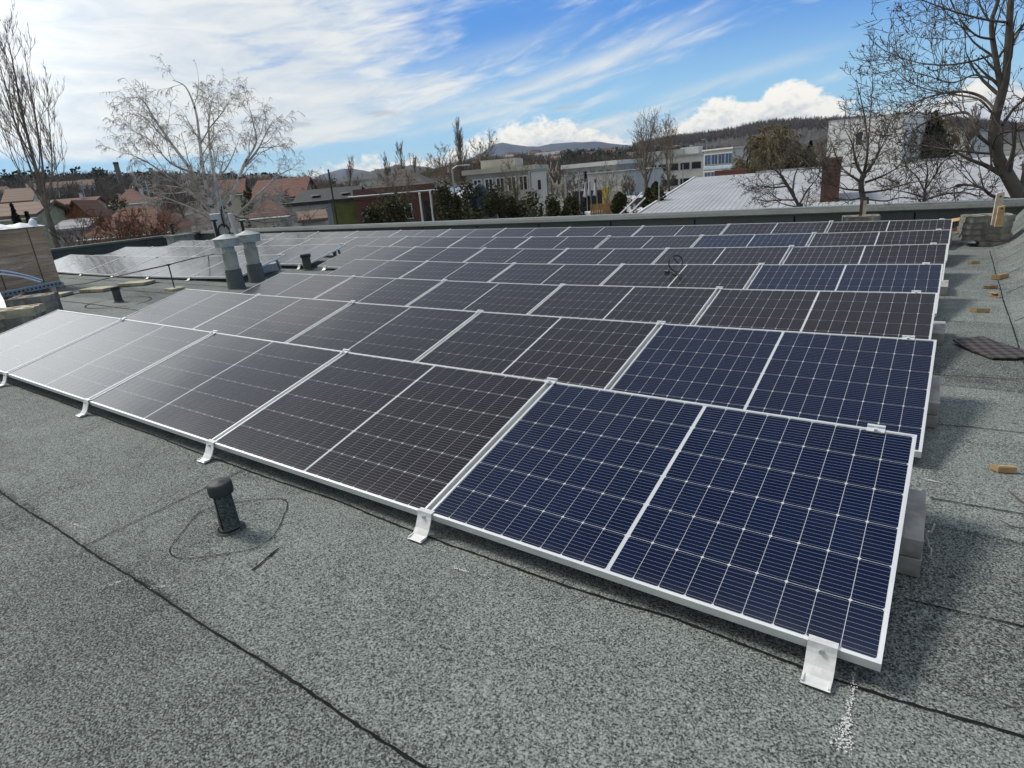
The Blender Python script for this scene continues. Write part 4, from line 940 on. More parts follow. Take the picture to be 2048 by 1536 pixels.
def evergreen(name, lab, u, vtop, D, wpx, shape='bush', seed=1, material=None, group=None, n=2600, zbase=None):
    rs = np.random.RandomState(seed); t = Vector(at(u, vtop, D)); zb = GZ if zbase is None else zbase; Hh = t.z - zb; w = wpx / F * D / 2 * 1.7
    o = empty(name, (t.x, t.y, zb)); tag(o, lab, 'tree' if shape != 'bush' else 'shrub', group)
    S = [((0, 0, 0), (0, 0, Hh * 0.8), w * 0.10 + 0.05, 0.03)]
    nl = 26 if shape != 'column' else 12; h = rs.uniform(0.08, 0.97, nl); pts = []
    if shape == 'cone':
        hh = rs.uniform(0.05, 1, n) ** 0.8; tier = 0.62 + 0.38 * (1 - (hh * 9) % 1); th = rs.uniform(0, 6.283, n); rr = w * (1 - hh) * tier * np.sqrt(rs.uniform(0.25, 1, n)) * (1 + 0.18 * np.sin(th * 5 + hh * 20))
        pts = np.stack([rr * np.cos(th), rr * np.sin(th), hh * Hh - rr * 0.25], 1)
    elif shape == 'column':
        hh = rs.uniform(0, 1, n); th = rs.uniform(0, 6.283, n); prof = np.minimum(1, (1 - hh) * 5) ** 0.6 * (0.85 + 0.15 * np.sin(hh * 25 + th * 2)); rr = w * prof * np.sqrt(rs.uniform(0.45, 1, n)); pts = np.stack([rr * np.cos(th), rr * np.sin(th), hh * Hh], 1)
    else:
        cl = []
        for i in range(nl):
            th = rs.uniform(0, 6.283); hh = h[i]; R = w * (1 - (max(0, hh - 0.25) / 0.8) ** 1.6) * rs.uniform(0.25, 0.85); cl.append((R * math.cos(th), R * math.sin(th), hh * Hh, w * rs.uniform(0.20, 0.42)))
        cl.append((0, 0, Hh * 0.93, w * 0.2)); cl = np.array(cl); k = rs.randint(0, len(cl), n); v = rs.randn(n, 3); v /= np.linalg.norm(v, axis=1, keepdims=True); v *= rs.uniform(0.45, 1.0, (n, 1)) ** 0.5
        pts = cl[k, :3] + v * cl[k, 3:4] * np.array([1, 1, 1.25]); pts = pts[(pts[:, 2] > 0.05)]
    segmesh('trunk', S, BK['dark'], o, 6); leaves('crown', pts, max(0.09, D * 0.0021), material or M_EVG, o, rs)
    return o

# ---- the big bare tree on the right, limbs drawn after the photograph
def limbtree(name, lab, D, limbs, seed, bark, twig, P, base_uv, zb=GZ, buds=False, dj=0.6):
    rg_ = random.Random(seed); bp = Vector(at(*base_uv, D)); o = empty(name, (bp.x, bp.y, zb)); tag(o, lab, 'tree'); org = Vector((bp.x, bp.y, zb)); S = [[], [], []]; tips = []
    for li, (px, r0, r1, nsub, main) in enumerate(limbs):
        off = 0.0; pts = []
        for i, (u, v) in enumerate(px):
            pts.append(Vector(at(u, v, D + off)) - org); off += 0 if main else rg_.uniform(-dj, dj)
        if main == 2: pts.insert(0, Vector((pts[0].x, pts[0].y, 0)))
        n = len(pts); fine = []
        for i in range(n - 1):                            # catmull-rom so that limbs bend instead of breaking
            p0, p1, p2, p3 = pts[max(0, i - 1)], pts[i], pts[i + 1], pts[min(n - 1, i + 2)]
            for k in range(5):
                t = k / 5; fine.append(0.5 * ((2 * p1) + (p2 - p0) * t + (2 * p0 - 5 * p1 + 4 * p2 - p3) * t * t + (3 * p1 - p0 - 3 * p2 + p3) * t ** 3))
        fine.append(pts[-1]); m_ = len(fine)
        for i in range(m_ - 1):
            ra, rb_ = r0 + (r1 - r0) * i / (m_ - 1), r0 + (r1 - r0) * (i + 1) / (m_ - 1)
            S[0 if main else 1].append((tuple(fine[i]), tuple(fine[i + 1]), ra, rb_))
        for k in range(nsub):
            s = rg_.uniform(0.18, 1.0) * (m_ - 1); i = min(int(s), m_ - 2); b0 = fine[i].lerp(fine[i + 1], s - i); d = (fine[i + 1] - fine[i]).normalized(); rr = r0 + (r1 - r0) * s / (m_ - 1)
            o1 = d.orthogonal().normalized(); o2 = d.cross(o1); th = rg_.random() * 6.28; ang = rg_.uniform(0.5, 1.1); cd_ = (d * math.cos(ang) + (o1 * math.cos(th) + o2 * math.sin(th)) * math.sin(ang) + Vector((0, 0, 0.25))).normalized()
            grow(rg_, b0, cd_, rg_.uniform(0.6, 1.0) * P['L'] * (1.2 - 0.5 * s / m_), max(P['rmin'], rr * 0.45), 1, P, S)
    segmesh('trunk', S[0], BK[bark], o, 10); segmesh('crown', S[1] + S[2], BK[twig], o, 4)
    if buds:
        rs = np.random.RandomState(seed); ends = [s[1] for s in S[2]]; sel = [ends[i] for i in rs.choice(len(ends), min(700, len(ends)), replace=False)]
        leaves('bud', np.array(sel) + rs.randn(len(sel), 3) * 0.01, 0.035, BK['dark'], o, rs, 0.35)['kind'] = 'stuff'
    return o
PBIG = dict(steps=[5, 7, 5, 3], wig=[.05, .085, .10, .12], up=[.3, .30, .42, .45], n=[0, 5, 3], start=[.2, .15, .2], ang=[.7, .75, .7], lr=[.6, .50, .45], rr=.45, rmin=.0055, tip=.3, L=1.3)
limbtree('bare_tree', 'tall bare tree with crooked trunk leaning over the right corner of the roof', 15.0, [
    ([(2052, 430), (2040, 395), (2012, 345), (1993, 305), (1988, 250), (2003, 190), (2012, 150), (2018, 60), (2026, -60)], 0.1470, 0.0420, 9, 2),
    ([(2004, 185), (1992, 120), (1983, 50), (1995, 5), (2012, -60)], 0.0546, 0.0252, 7, 1),
    ([(1995, 225), (1965, 195), (1925, 183), (1880, 188), (1835, 203), (1800, 228), (1775, 235)], 0.0319, 0.0042, 13, 0),
    ([(1990, 235), (1960, 200), (1915, 190), (1860, 180), (1810, 160), (1775, 125)], 0.0227, 0.0042, 13, 0),
    ([(1985, 292), (1957, 270), (1937, 228), (1905, 228), (1860, 240), (1822, 265), (1800, 275)], 0.0386, 0.0059, 12, 0),
    ([(1990, 108), (1945, 122), (1895, 130), (1845, 127), (1805, 116), (1768, 100)], 0.0202, 0.0042, 14, 0),
    ([(1987, 78), (1955, 72), (1925, 45), (1905, 10), (1890, -30)], 0.0227, 0.0059, 11, 0),
    ([(2016, 45), (1965, 38), (1905, 22), (1850, 2), (1820, -15)], 0.0227, 0.0042, 12, 0),
    ([(1988, 308), (1940, 304), (1890, 298), (1840, 290), (1800, 292)], 0.0227, 0.0059, 10, 0),
    ([(2005, 250), (2030, 215), (2060, 195), (2100, 190)], 0.0370, 0.0143, 8, 0),
    ([(2014, 110), (2040, 60), (2070, 20), (2100, -20)], 0.0319, 0.0143, 9, 0),
    ([(2030, 400), (1985, 392), (1960, 374), (1915, 370), (1908, 385), (1912, 405)], 0.0344, 0.0092, 11, 0),
    ([(1985, 300), (1995, 270), (2030, 262), (2070, 250)], 0.0227, 0.0092, 8, 0),
    ([(1996, 165), (1950, 150), (1905, 165), (1850, 150), (1800, 135)], 0.0185, 0.0034, 13, 0)], 21, 'grey', 'dark', PBIG, (2050, 440), buds=True)
PMID = dict(steps=[5, 6, 5, 3], wig=[.1, .20, .24, .2], up=[.3, .30, .30, .5], n=[0, 5, 4], start=[.1, .12, .15], ang=[.8, .8, .8], lr=[.6, .52, .48], rr=.50, rmin=.0050, tip=.3, L=0.85)
limbtree('bare_tree', 'low bare tree with crooked pollarded limbs in front of the white block', 14.6, [
    ([(1728, 440), (1727, 405), (1722, 370), (1728, 345)], 0.0674, 0.0467, 6, 2),
    ([(1728, 355), (1712, 325), (1705, 290), (1692, 262)], 0.0311, 0.0062, 9, 0), ([(1726, 365), (1700, 350), (1680, 330), (1668, 300), (1660, 275)], 0.0259, 0.0052, 9, 0),
    ([(1728, 345), (1735, 300), (1730, 240), (1722, 200), (1712, 160)], 0.0285, 0.0042, 7, 0), ([(1729, 350), (1750, 320), (1765, 290), (1780, 265)], 0.0285, 0.0052, 9, 0),
    ([(1730, 365), (1765, 352), (1795, 335), (1815, 315)], 0.0259, 0.0052, 9, 0), ([(1735, 300), (1740, 240), (1744, 180), (1746, 140)], 0.0130, 0.0031, 5, 0),
    ([(1725, 380), (1690, 378), (1655, 365), (1635, 350)], 0.0233, 0.0052, 9, 0), ([(1730, 385), (1770, 380), (1810, 368), (1845, 362)], 0.0233, 0.0052, 9, 0),
    ([(1727, 395), (1695, 400), (1660, 395), (1640, 400)], 0.0181, 0.0052, 8, 0), ([(1730, 398), (1770, 402), (1805, 395), (1850, 400)], 0.0181, 0.0052, 8, 0)], 31, 'grey', 'dark', PMID, (1728, 440), dj=0.35)
limbtree('bare_tree', 'leaning bare shrub tree in front of the metal roof, left of the pollarded one', 14.8, [
    ([(1600, 450), (1598, 415), (1580, 380), (1562, 350)], 0.0432, 0.0288, 5, 2), ([(1565, 355), (1550, 340), (1530, 332), (1512, 338)], 0.0216, 0.0058, 8, 0), ([(1575, 372), (1545, 375), (1520, 372), (1500, 380)], 0.0216, 0.0058, 8, 0),
    ([(1585, 385), (1590, 350), (1605, 325), (1625, 315)], 0.0216, 0.0058, 8, 0), ([(1598, 410), (1615, 380), (1635, 355), (1640, 330)], 0.0252, 0.0058, 9, 0), ([(1590, 400), (1560, 400), (1530, 402), (1505, 395)], 0.0180, 0.0058, 7, 0), ([(1562, 352), (1560, 335), (1568, 320)], 0.0180, 0.0058, 6, 0)], 32, 'dark', 'dark', PMID, (1600, 450), dj=0.3)
limbtree('bare_tree', 'tangled bare shrub tree between the pollarded tree and the tall crooked one', 15.6, [
    ([(1850, 450), (1848, 415), (1850, 380)], 0.0432, 0.0288, 6, 2), ([(1850, 385), (1835, 355), (1815, 335), (1805, 310)], 0.0216, 0.0058, 9, 0), ([(1850, 380), (1870, 350), (1885, 325), (1910, 310)], 0.0216, 0.0058, 9, 0), ([(1850, 400), (1890, 388), (1930, 385), (1965, 395)], 0.0216, 0.0058, 9, 0), ([(1850, 395), (1815, 385), (1785, 380)], 0.0216, 0.0058, 8, 0), ([(1850, 380), (1855, 345), (1850, 310)], 0.0216, 0.0058, 8, 0)], 33, 'dark', 'dark', PMID, (1850, 450), dj=0.3)

# ---- the birch and the poplar on the left
PBIR = dict(steps=[6, 8, 7, 7], wig=[.05, .10, .13, .07], up=[.25, .22, -.75, -2.6], n=[0, 7, 6], start=[.2, .15, .15], ang=[.6, .65, .75], lr=[.5, .52, .45], rr=.45, rmin=.0080, tip=.25, L=2.0)
limbtree('birch_tree', 'wide pale birch with many stems and drooping twigs behind the left parapet', 33.0, [
    ([(440, 470), (432, 440), (415, 400), (385, 345), (345, 290), (310, 240), (285, 200), (262, 195)], 0.1400, 0.0140, 16, 2),
    ([(442, 470), (428, 420), (410, 360), (400, 290), (392, 225), (372, 175), (345, 160)], 0.1330, 0.0105, 14, 2),
    ([(440, 470), (438, 430), (432, 370), (420, 300), (418, 240), (425, 195)], 0.1120, 0.0105, 13, 1),
    ([(444, 468), (452, 430), (470, 380), (490, 325), (512, 285), (505, 240), (500, 220)], 0.1190, 0.0105, 13, 1),
    ([(490, 330), (515, 300), (535, 260), (548, 238)], 0.0630, 0.0084, 11, 0), ([(446, 465), (480, 425), (520, 385), (560, 350), (588, 335)], 0.0840, 0.0084, 12, 0),
    ([(430, 430), (385, 390), (335, 352), (290, 322), (250, 305)], 0.0840, 0.0084, 13, 0), ([(425, 440), (380, 415), (330, 395), (285, 378)], 0.0560, 0.0084, 10, 0), ([(385, 345), (340, 325), (300, 280), (265, 262)], 0.0630, 0.0084, 12, 0),
    ([(400, 290), (420, 255), (445, 225), (455, 210)], 0.0420, 0.0070, 10, 0), ([(412, 380), (450, 340), (470, 300), (480, 270)], 0.0490, 0.0070, 10, 0), ([(440, 455), (500, 430), (560, 425)], 0.0420, 0.0084, 7, 0), ([(345, 290), (318, 265), (290, 235), (268, 225)], 0.0420, 0.0070, 10, 0)], 41, 'birchbark', 'birch', PBIR, (441, 470), dj=1.0)
limbtree('poplar_tree', 'tall leaning bare poplar at the left edge of the photo', 42.0, [
    ([(108, 470), (96, 430), (80, 370), (62, 300), (45, 230), (30, 150), (18, 85)], 0.1584, 0.0144, 24, 2), ([(90, 400), (85, 330), (72, 240), (58, 160), (48, 95)], 0.0648, 0.0086, 15, 1), ([(92, 410), (62, 340), (35, 260), (10, 170), (-5, 110)], 0.0612, 0.0086, 15, 1),
    ([(96, 420), (104, 350), (102, 290), (97, 230), (95, 215)], 0.0468, 0.0086, 12, 1), ([(90, 400), (50, 360), (25, 310), (8, 255)], 0.0432, 0.0086, 12, 1), ([(96, 430), (115, 380), (112, 330), (106, 295)], 0.0396, 0.0086, 9, 1), ([(80, 350), (40, 270), (12, 200), (-12, 130)], 0.0432, 0.0086, 12, 1)], 42, 'warm', 'pale',
    dict(steps=[6, 6, 5, 4], wig=[.03, .06, .08, .08], up=[.2, 1.5, 1.2, 1.0], n=[0, 5, 3], start=[.2, .1, .15], ang=[.5, .42, .45], lr=[.5, .5, .5], rr=.35, rmin=.010, tip=.3, L=2.6), (108, 480), dj=0.7)

G_B = 'bare trees standing among the houses'
tree('poplar_tree', 'slim bare poplar standing alone left of the green wall', 676, 310, 95, 'poplar', 'grey', 'warm', 0.7, 51, G_B)
tree('poplar_tree', 'pointed bare poplar, tallest above the brick building', 796, 280, 120, 'poplar', 'tan', 'tan', 0.8, 52, G_B, rk=1.6)
tree('poplar_tree', 'pointed bare poplar just left of the tallest over the brick building', 771, 300, 120, 'poplar', 'tan', 'tan', 0.8, 53, G_B, rk=1.6)
tree('poplar_tree', 'small pointed bare poplar right of the tallest over the brick building', 822, 306, 125, 'poplar', 'tan', 'tan', 0.75, 54, G_B, rk=1.6)
tree('poplar_tree', 'tall narrow bare poplar beside the broad round crown', 913, 230, 112, 'poplar', 'warm', 'warm', 0.62, 55, G_B, rk=1.6, dens=1.3)
tree('bare_tree', 'broad round bare crown right of the tall narrow poplar', 955, 254, 118, 'vase', 'dark', 'tan', 1.0, 56, G_B, rk=1.6)
tree('bare_tree', 'lower spreading bare crown left of the tall narrow poplar', 888, 280, 116, 'vase', 'grey', 'tan', 1.2, 57, G_B, rk=1.6)
tree('bare_tree', 'tall bare tree, left one of the pair before the office block', 1292, 212, 92, 'vase', 'warm', 'warm', 0.85, 58, G_B, rad=0.42, dens=1.15)
tree('bare_tree', 'pale bare tree, right one of the pair before the office block', 1342, 218, 100, 'vase', 'warm', 'tan', 0.8, 59, G_B, dens=1.15)
tree('bare_tree', 'olive bare tree in front of the modern villa, with thick forked trunk', 1032, 312, 66, 'round', 'grey', 'tan', 1.0, 60, G_B, rk=1.4, rad=0.30)
tree('bare_tree', 'bare tree with cut upright limbs right of the modern villa', 1100, 322, 70, 'vase', 'grey', 'grey', 0.9, 61, G_B, rk=1.4, dens=0.7)
tree('bare_tree', 'second bare tree right of the modern villa, darker and thinner', 1126, 326, 74, 'vase', 'dark', 'grey', 0.9, 62, G_B, rk=1.4, dens=0.7)
tree('bare_tree', 'V shaped bare tree in front of the long white hall', 1208, 312, 80, 'vase', 'warm', 'warm', 0.9, 63, G_B, rk=1.4, dens=0.75)
tree('bare_tree', 'yellowish bare tree in front of the brick building', 795, 332, 52, 'round', 'tan', 'tan', 0.9, 64, G_B, rk=1.4, rad=0.20)
tree('bare_tree', 'thin bare tree at the right corner of the brick building', 856, 308, 96, 'round', 'grey', 'tan', 0.9, 65, G_B, rk=1.4, dens=0.8)
G_F = 'leafless trees in the middle distance'
for i, (u, v, D, kd, tw, lab) in enumerate((
    (560, 352, 120, 'round', 'grey', 'leafless tree right behind the red roofed white house'), (600, 345, 130, 'round', 'grey', 'leafless tree between the birch and the slim poplar'), (628, 338, 125, 'round', 'grey', 'leafless tree left of the slim poplar'), (648, 345, 118, 'vase', 'warm', 'small leafless tree touching the slim poplar from the left'),
    (700, 352, 120, 'round', 'grey', 'small leafless tree right of the slim poplar'), (738, 356, 120, 'round', 'warm', 'leafless tree before the long grey hall'), (182, 350, 140, 'round', 'grey', 'leafless tree right of the tall leaning poplar'), (214, 340, 150, 'round', 'grey', 'leafless tree left of the tall brick chimney'), (262, 338, 150, 'round', 'grey', 'leafless tree right of the tall brick chimney'),
    (300, 350, 130, 'round', 'warm', 'leafless tree behind the left side of the birch'), (135, 372, 110, 'round', 'brown', 'leafless tree touching the tall leaning poplar'), (350, 352, 120, 'round', 'grey', 'leafless tree behind the middle of the birch'), (20, 388, 120, 'round', 'grey', 'leafless tree at the far left below the skyline'),
    (845, 320, 150, 'vase', 'tan', 'leafless tree left of the spreading crown'), (1005, 330, 130, 'round', 'tan', 'leafless tree behind the villa'), (1075, 318, 150, 'round', 'brown', 'leafless brown tree behind the right end of the villa'), (1160, 300, 300, 'round', 'brown', 'leafless brown tree on the town slope'), (1262, 300, 160, 'vase', 'grey', 'leafless tree just left of the tall pair'), (1392, 285, 210, 'round', 'brown', 'leafless tree right of the tall pair'),
    (1235, 330, 120, 'round', 'warm', 'leafless tree over the long white hall'), (1460, 290, 160, 'round', 'olive', 'leafless tree right of the office block'), (1885, 215, 90, 'vase', 'warm', 'leafless tree behind the dark conifer'), (1945, 205, 95, 'poplar', 'warm', 'leafless narrow tree behind the tall crooked trunk'), (770, 345, 110, 'round', 'tan', 'leafless tree behind the left roof slope of the brick building'), (945, 345, 85, 'round', 'tan', 'leafless tree before the left end of the villa'), (980, 340, 80, 'round', 'tan', 'leafless tree before the middle of the villa'),
    (575, 372, 75, 'round', 'grey', 'leafless tree in front of the red gable roof, right of the birch'), (618, 362, 80, 'round', 'warm', 'leafless tree over the left end of the black roof'), (690, 360, 78, 'round', 'grey', 'leafless tree over the right end of the black roof'), (872, 330, 90, 'round', 'tan', 'leafless tree behind the blue sheeted tunnel'), (900, 318, 125, 'round', 'brown', 'dense leafless brown tree between spreading crown and villa'), (925, 322, 128, 'round', 'tan', 'dense leafless tan tree under the tall narrow poplar'), (1050, 335, 85, 'round', 'tan', 'leafless tree before the white wing of the villa'), (1140, 345, 90, 'round', 'grey', 'leafless tree at the left end of the long white hall'), (1255, 340, 90, 'vase', 'warm', 'leafless tree at the right end of the long white hall'), (1325, 345, 95, 'round', 'grey', 'low leafless tree at the foot of the tall pair'), (1265, 385, 60, 'round', 'grey', 'low leafless bush left of the columnar cypress'), (1215, 392, 60, 'round', 'warm', 'low leafless bush behind the orange boards'))):
    tree('bare_tree', lab, u, v, D, kd, tw, tw, 1.0, 70 + i, G_F, dens=1.0, rk=2.0)
tree('bare_tree', 'low brown twiggy shrub tree in front of the orange tiled roof', 232, 412, 34, 'round', 'dark', 'brown', 1.15, 101, 'brown shrubs beyond the left parapet', zbase=-3, dens=0.8)
tree('bare_tree', 'thin brown shrub tree beside the trunk of the leaning poplar', 140, 405, 36, 'vase', 'dark', 'brown', 1.1, 102, 'brown shrubs beyond the left parapet', zbase=-3, dens=0.8)
tree('bare_tree', 'purplish twiggy shrub tree under the left side of the birch', 312, 402, 38, 'round', 'dark', 'brown', 1.1, 103, 'brown shrubs beyond the left parapet', zbase=-3, dens=0.8)
for i_, (u_, v_, D_s, lab_) in enumerate(((196, 418, 37, 'russet twiggy bush, leftmost of the russet bushes before the orange roof'), (236, 404, 36, 'tallest russet twiggy bush before the middle of the orange roof'), (276, 410, 37, 'russet twiggy bush right of the tallest russet one'), (316, 420, 38, 'russet twiggy bush, rightmost of the russet bushes beside the birch'))):
    tree('russet_bush', lab_, u_, v_, D_s, 'round', 'dark', 'russet', 1.25, 140 + i_, 'russet bushes beyond the left parapet', 'bush', zbase=-3.2, dens=1.15, rk=1.8)
tree('bare_tree', 'low tangled pale shrub tree right under the birch stems', 405, 412, 30, 'round', 'warm', 'warm', 1.2, 104, 'brown shrubs beyond the left parapet', zbase=-2.5, dens=0.8)
tree('bare_tree', 'low tangled brown shrub tree right of the antenna mast', 520, 408, 34, 'round', 'dark', 'brown', 1.2, 105, 'brown shrubs beyond the left parapet', zbase=-3, dens=0.8)
tree('bare_tree', 'grey twiggy shrub tree before the grey shed wall', 590, 402, 40, 'round', 'grey', 'grey', 1.1, 106, 'brown shrubs beyond the left parapet', zbase=-3, dens=0.7)
tree('willow_tree', 'large olive willow with hanging twigs left of the white block', 1538, 238, 84, 'willow', 'olive', 'olive', 0.95, 110, None, rad=0.5, dens=1.45, rk=2.2)
tree('willow_tree', 'smaller olive willow at the left foot of the large one', 1484, 318, 86, 'willow', 'olive', 'olive', 1.0, 111, None, dens=1.1, rk=2.2)
tree('willow_tree', 'olive willow behind the dark conifer on the right', 1862, 210, 74, 'willow', 'olive', 'olive', 0.9, 112, None, dens=1.1, rk=2.0)
tree('bare_tree', 'brownish bare tree between the large willow and the white block', 1655, 268, 80, 'round', 'olive', 'olive', 0.8, 113, None)
evergreen('conifer_tree', 'dark evergreen beside the large willow', 1622, 282, 82, 60, 'cone', 121, M_FIR)
evergreen('conifer_tree', 'broad dark conifer right of the white block', 1872, 222, 72, 110, 'cone', 122, M_FIR, n=4200)
evergreen('conifer_tree', 'small pointed fir in front of the long white hall', 1171, 344, 88, 16, 'cone', 123, M_FIR, n=900)
evergreen('conifer_tree', 'dark fir at the far left above the carton', 22, 408, 38, 60, 'cone', 124, M_FIR, n=2600)
evergreen('conifer_tree', 'second dark fir between the carton and the leaning poplar', 52, 424, 36, 55, 'cone', 125, M_FIR, n=2200)
evergreen('conifer_tree', 'small dark fir by the brick building roof', 722, 377, 75, 22, 'cone', 126, M_FIR, n=700)
evergreen('pine_tree', 'dark green pine below the red roof with chimneys', 238, 395, 60, 52, 'bush', 127, M_OLV, n=1800)
evergreen('evergreen_shrub', 'dark green shrub below the white gable of the red roofed house', 492, 382, 58, 34, 'bush', 128, M_OLV, n=1500)
G_E = 'evergreen shrubs beyond the far parapet'
for i, (u, v, D, w, sh_, lab) in enumerate(((886, 378, 44, 62, 'bush', 'dark evergreen shrub right of the brick building'), (936, 372, 43, 64, 'bush', 'tallest dark evergreen shrub, right of the tall lamp post'), (985, 382, 43, 62, 'bush', 'dark evergreen shrub before the villa'), (912, 392, 45, 50, 'bush', 'lower evergreen shrub tucked between two taller ones by the lamp post'), (1022, 396, 45, 56, 'bush', 'lower evergreen shrub before the middle of the villa'), (1105, 404, 46, 44, 'bush', 'low evergreen shrub before the white wing of the villa'), (1065, 388, 44, 70, 'bush', 'wide dark evergreen shrub before the right part of the villa'), (1143, 398, 46, 42, 'bush', 'yellowish evergreen shrub left of the white flags'), (790, 404, 47, 70, 'bush', 'low evergreen shrub in front of the brick building'), (745, 420, 46, 44, 'bush', 'lowest evergreen shrub at the left of the brick building'),
    (1240, 384, 50, 36, 'bush', 'dark evergreen shrub left of the columnar cypress'), (1311, 364, 52, 22, 'column', 'clipped columnar cypress by the metal roof'), (1296, 376, 52, 16, 'column', 'shorter columnar cypress beside the taller one'))):
    evergreen('evergreen_shrub' if sh_ == 'bush' else 'cypress_tree', lab, u, v, D, w, sh_, 130 + i, M_EVG, G_E, n=4500 if sh_ == 'bush' else 3000)

# fringe of woods on the hills: too many trees to count
def fringe(name, hz_, a0, a1, d0, d1, n, h, rad, material, seed, lab):
    rs = np.random.RandomState(seed); S = []
    for i in range(n):
        a = math.radians(rs.uniform(a0, a1)); d = d0 + (d1 - d0) * rs.uniform(0, 1) ** 0.6; x, y = CAM[0] + d * math.sin(a), CAM[1] + d * math.cos(a); z = hz_(a, d) - 0.5; H_ = h * rs.uniform(0.5, 1.15)
        for k in range(6):
            th = rs.uniform(0, 6.28); sp = H_ * 0.45 * rs.uniform(0.2, 1)
            S.append(((x + 0.1 * k, y, z + H_ * 0.15), (x + sp * math.cos(th), y + sp * math.sin(th), z + H_ * rs.uniform(0.7, 1)), rad * 1.4, rad * 0.3))
    tag(segmesh(name, S, material), lab, 'woods', kind='stuff')
fringe('woodland', hzR, -24, 6, 1000, 1250, 2600, 13, 0.55, BK['brown'], 7, 'bare woods along the crest of the right ridge')
fringe('woodland', hzL, -90, -48, 190, 425, 5200, 6.5, 0.20, BK['dark'], 8, 'dark bare woods on the left hill')
fringe('woodland', hzT, -42, -12, 230, 760, 1500, 8, 0.25, BK['brown'], 9, 'bare garden trees scattered over the town slope')
rs = np.random.RandomState(77); pts = []
for i in range(150):
    a = math.radians(rs.uniform(-90, -50)); d = rs.uniform(300, 420); z = hzL(a, d); w_, h_ = rs.uniform(2, 4.5), rs.uniform(4, 9)
    k = 60; v = rs.randn(k, 3); v /= np.linalg.norm(v, axis=1, keepdims=True); v *= rs.uniform(.3, 1, (k, 1)) ** .5
    pts.append(np.array([CAM[0] + d * math.sin(a), CAM[1] + d * math.cos(a), z + h_ / 2]) + v * np.array([w_, w_, h_ / 2]))
for i in range(110):
    a = math.radians(rs.uniform(-30, -19)); d = rs.uniform(380, 640); z = hzT(a, d); w_, h_ = rs.uniform(2, 4), rs.uniform(5, 10)
    k = 60; v = rs.randn(k, 3); v /= np.linalg.norm(v, axis=1, keepdims=True); v *= rs.uniform(.3, 1, (k, 1)) ** .5
    pts.append(np.array([CAM[0] + d * math.sin(a), CAM[1] + d * math.cos(a), z + h_ / 2]) + v * np.array([w_, w_, h_ / 2]))
tag(leaves('evergreen_wood', np.concatenate(pts), 0.9, M_FIR, None, rs), 'dark evergreen trees scattered over the hills', 'woods', kind='stuff')

# ================================================================== buildings
M_GLASS = mat('window_glass', (0.025, 0.030, 0.036), 0.12, var=0.3, scale=0.5)
M_WHITE = mat('white_wall', (0.66, 0.66, 0.64), 0.85, var=0.08, scale=0.6); M_CREAM = mat('cream_wall', (0.52, 0.49, 0.40), 0.85, var=0.1, scale=0.6); M_GREYW = mat('grey_wall', (0.36, 0.36, 0.35), 0.85, var=0.15, scale=0.5)
def tiles(name, c, c2, rows=3.2):
    m, t, b = newmat(name); co = objco(t); x, y, z = sepco(t, co); f = noise(t, co, 0.9, 6.0, 0.65); w = (z * rows).fr()
    k = mixc(t, (f * 1.2 - 0.15 + (noise(t, co, 9.0, 2.0) - 0.5) * 0.7).sat(), c, c2); t.links.new(mixc(t, w.lt(0.22) * 0.5, k, tuple(q * 0.45 for q in c)), b.inputs['Base Color']); b.inputs['Roughness'].default_value = 0.85; return m
M_TRED = tiles('red_tiles', (0.105, 0.038, 0.028), (0.165, 0.064, 0.044)); M_TOR = tiles('orange_tiles', (0.105, 0.040, 0.023), (0.175, 0.072, 0.040)); M_TDK = tiles('dark_tiles', (0.055, 0.048, 0.045), (0.10, 0.085, 0.075)); M_TBR = tiles('brown_tiles', (0.15, 0.10, 0.075), (0.22, 0.15, 0.11)); M_TGR = tiles('grey_tiles', (0.20, 0.21, 0.22), (0.32, 0.33, 0.34))
mK, tK, bK = newmat('brick_wall'); co = objco(tK); x_, y_, z_ = sepco(tK, co); bt = tK.nodes.new('ShaderNodeTexBrick'); tK.links.new(combine(tK, x_ + y_, z_, 0.0), bt.inputs['Vector']); bt.inputs['Scale'].default_value = 4.0; bt.inputs['Color1'].default_value = (0.135, 0.058, 0.044, 1); bt.inputs['Color2'].default_value = (0.12, 0.045, 0.034, 1); bt.inputs['Mortar'].default_value = (0.16, 0.11, 0.09, 1); tK.links.new(bt.outputs['Color'], bK.inputs['Base Color']); bK.inputs['Roughness'].default_value = 0.9
M_BRICK = mK
M_GREEN = mat('green_cladding', (0.12, 0.145, 0.040), 0.85, var=0.25, scale=0.8); M_BLKR = mat('black_roof', (0.020, 0.021, 0.023), 0.7, var=0.3)
def corrug(name, c, per):
    m, t, b = newmat(name); co = objco(t); x, y, z = sepco(t, co); w = ((x / per).fr() - 0.5).ab()
    t.links.new(mixc(t, noise(t, co, 0.25, 6.0, 0.6).ss(0.3, 0.75), tuple(q * 0.86 for q in c), c), b.inputs['Base Color']); b.inputs['Roughness'].default_value = 0.38; b.inputs['Metallic'].default_value = 0.25; bump(t, b, w.ss(0.20, 0.34), 0.9, 0.05); return m
M_CORR = mat('corrugated_sheet', (0.40, 0.41, 0.42), 0.5, 0.0, var=0.12, scale=0.4, detail=8)

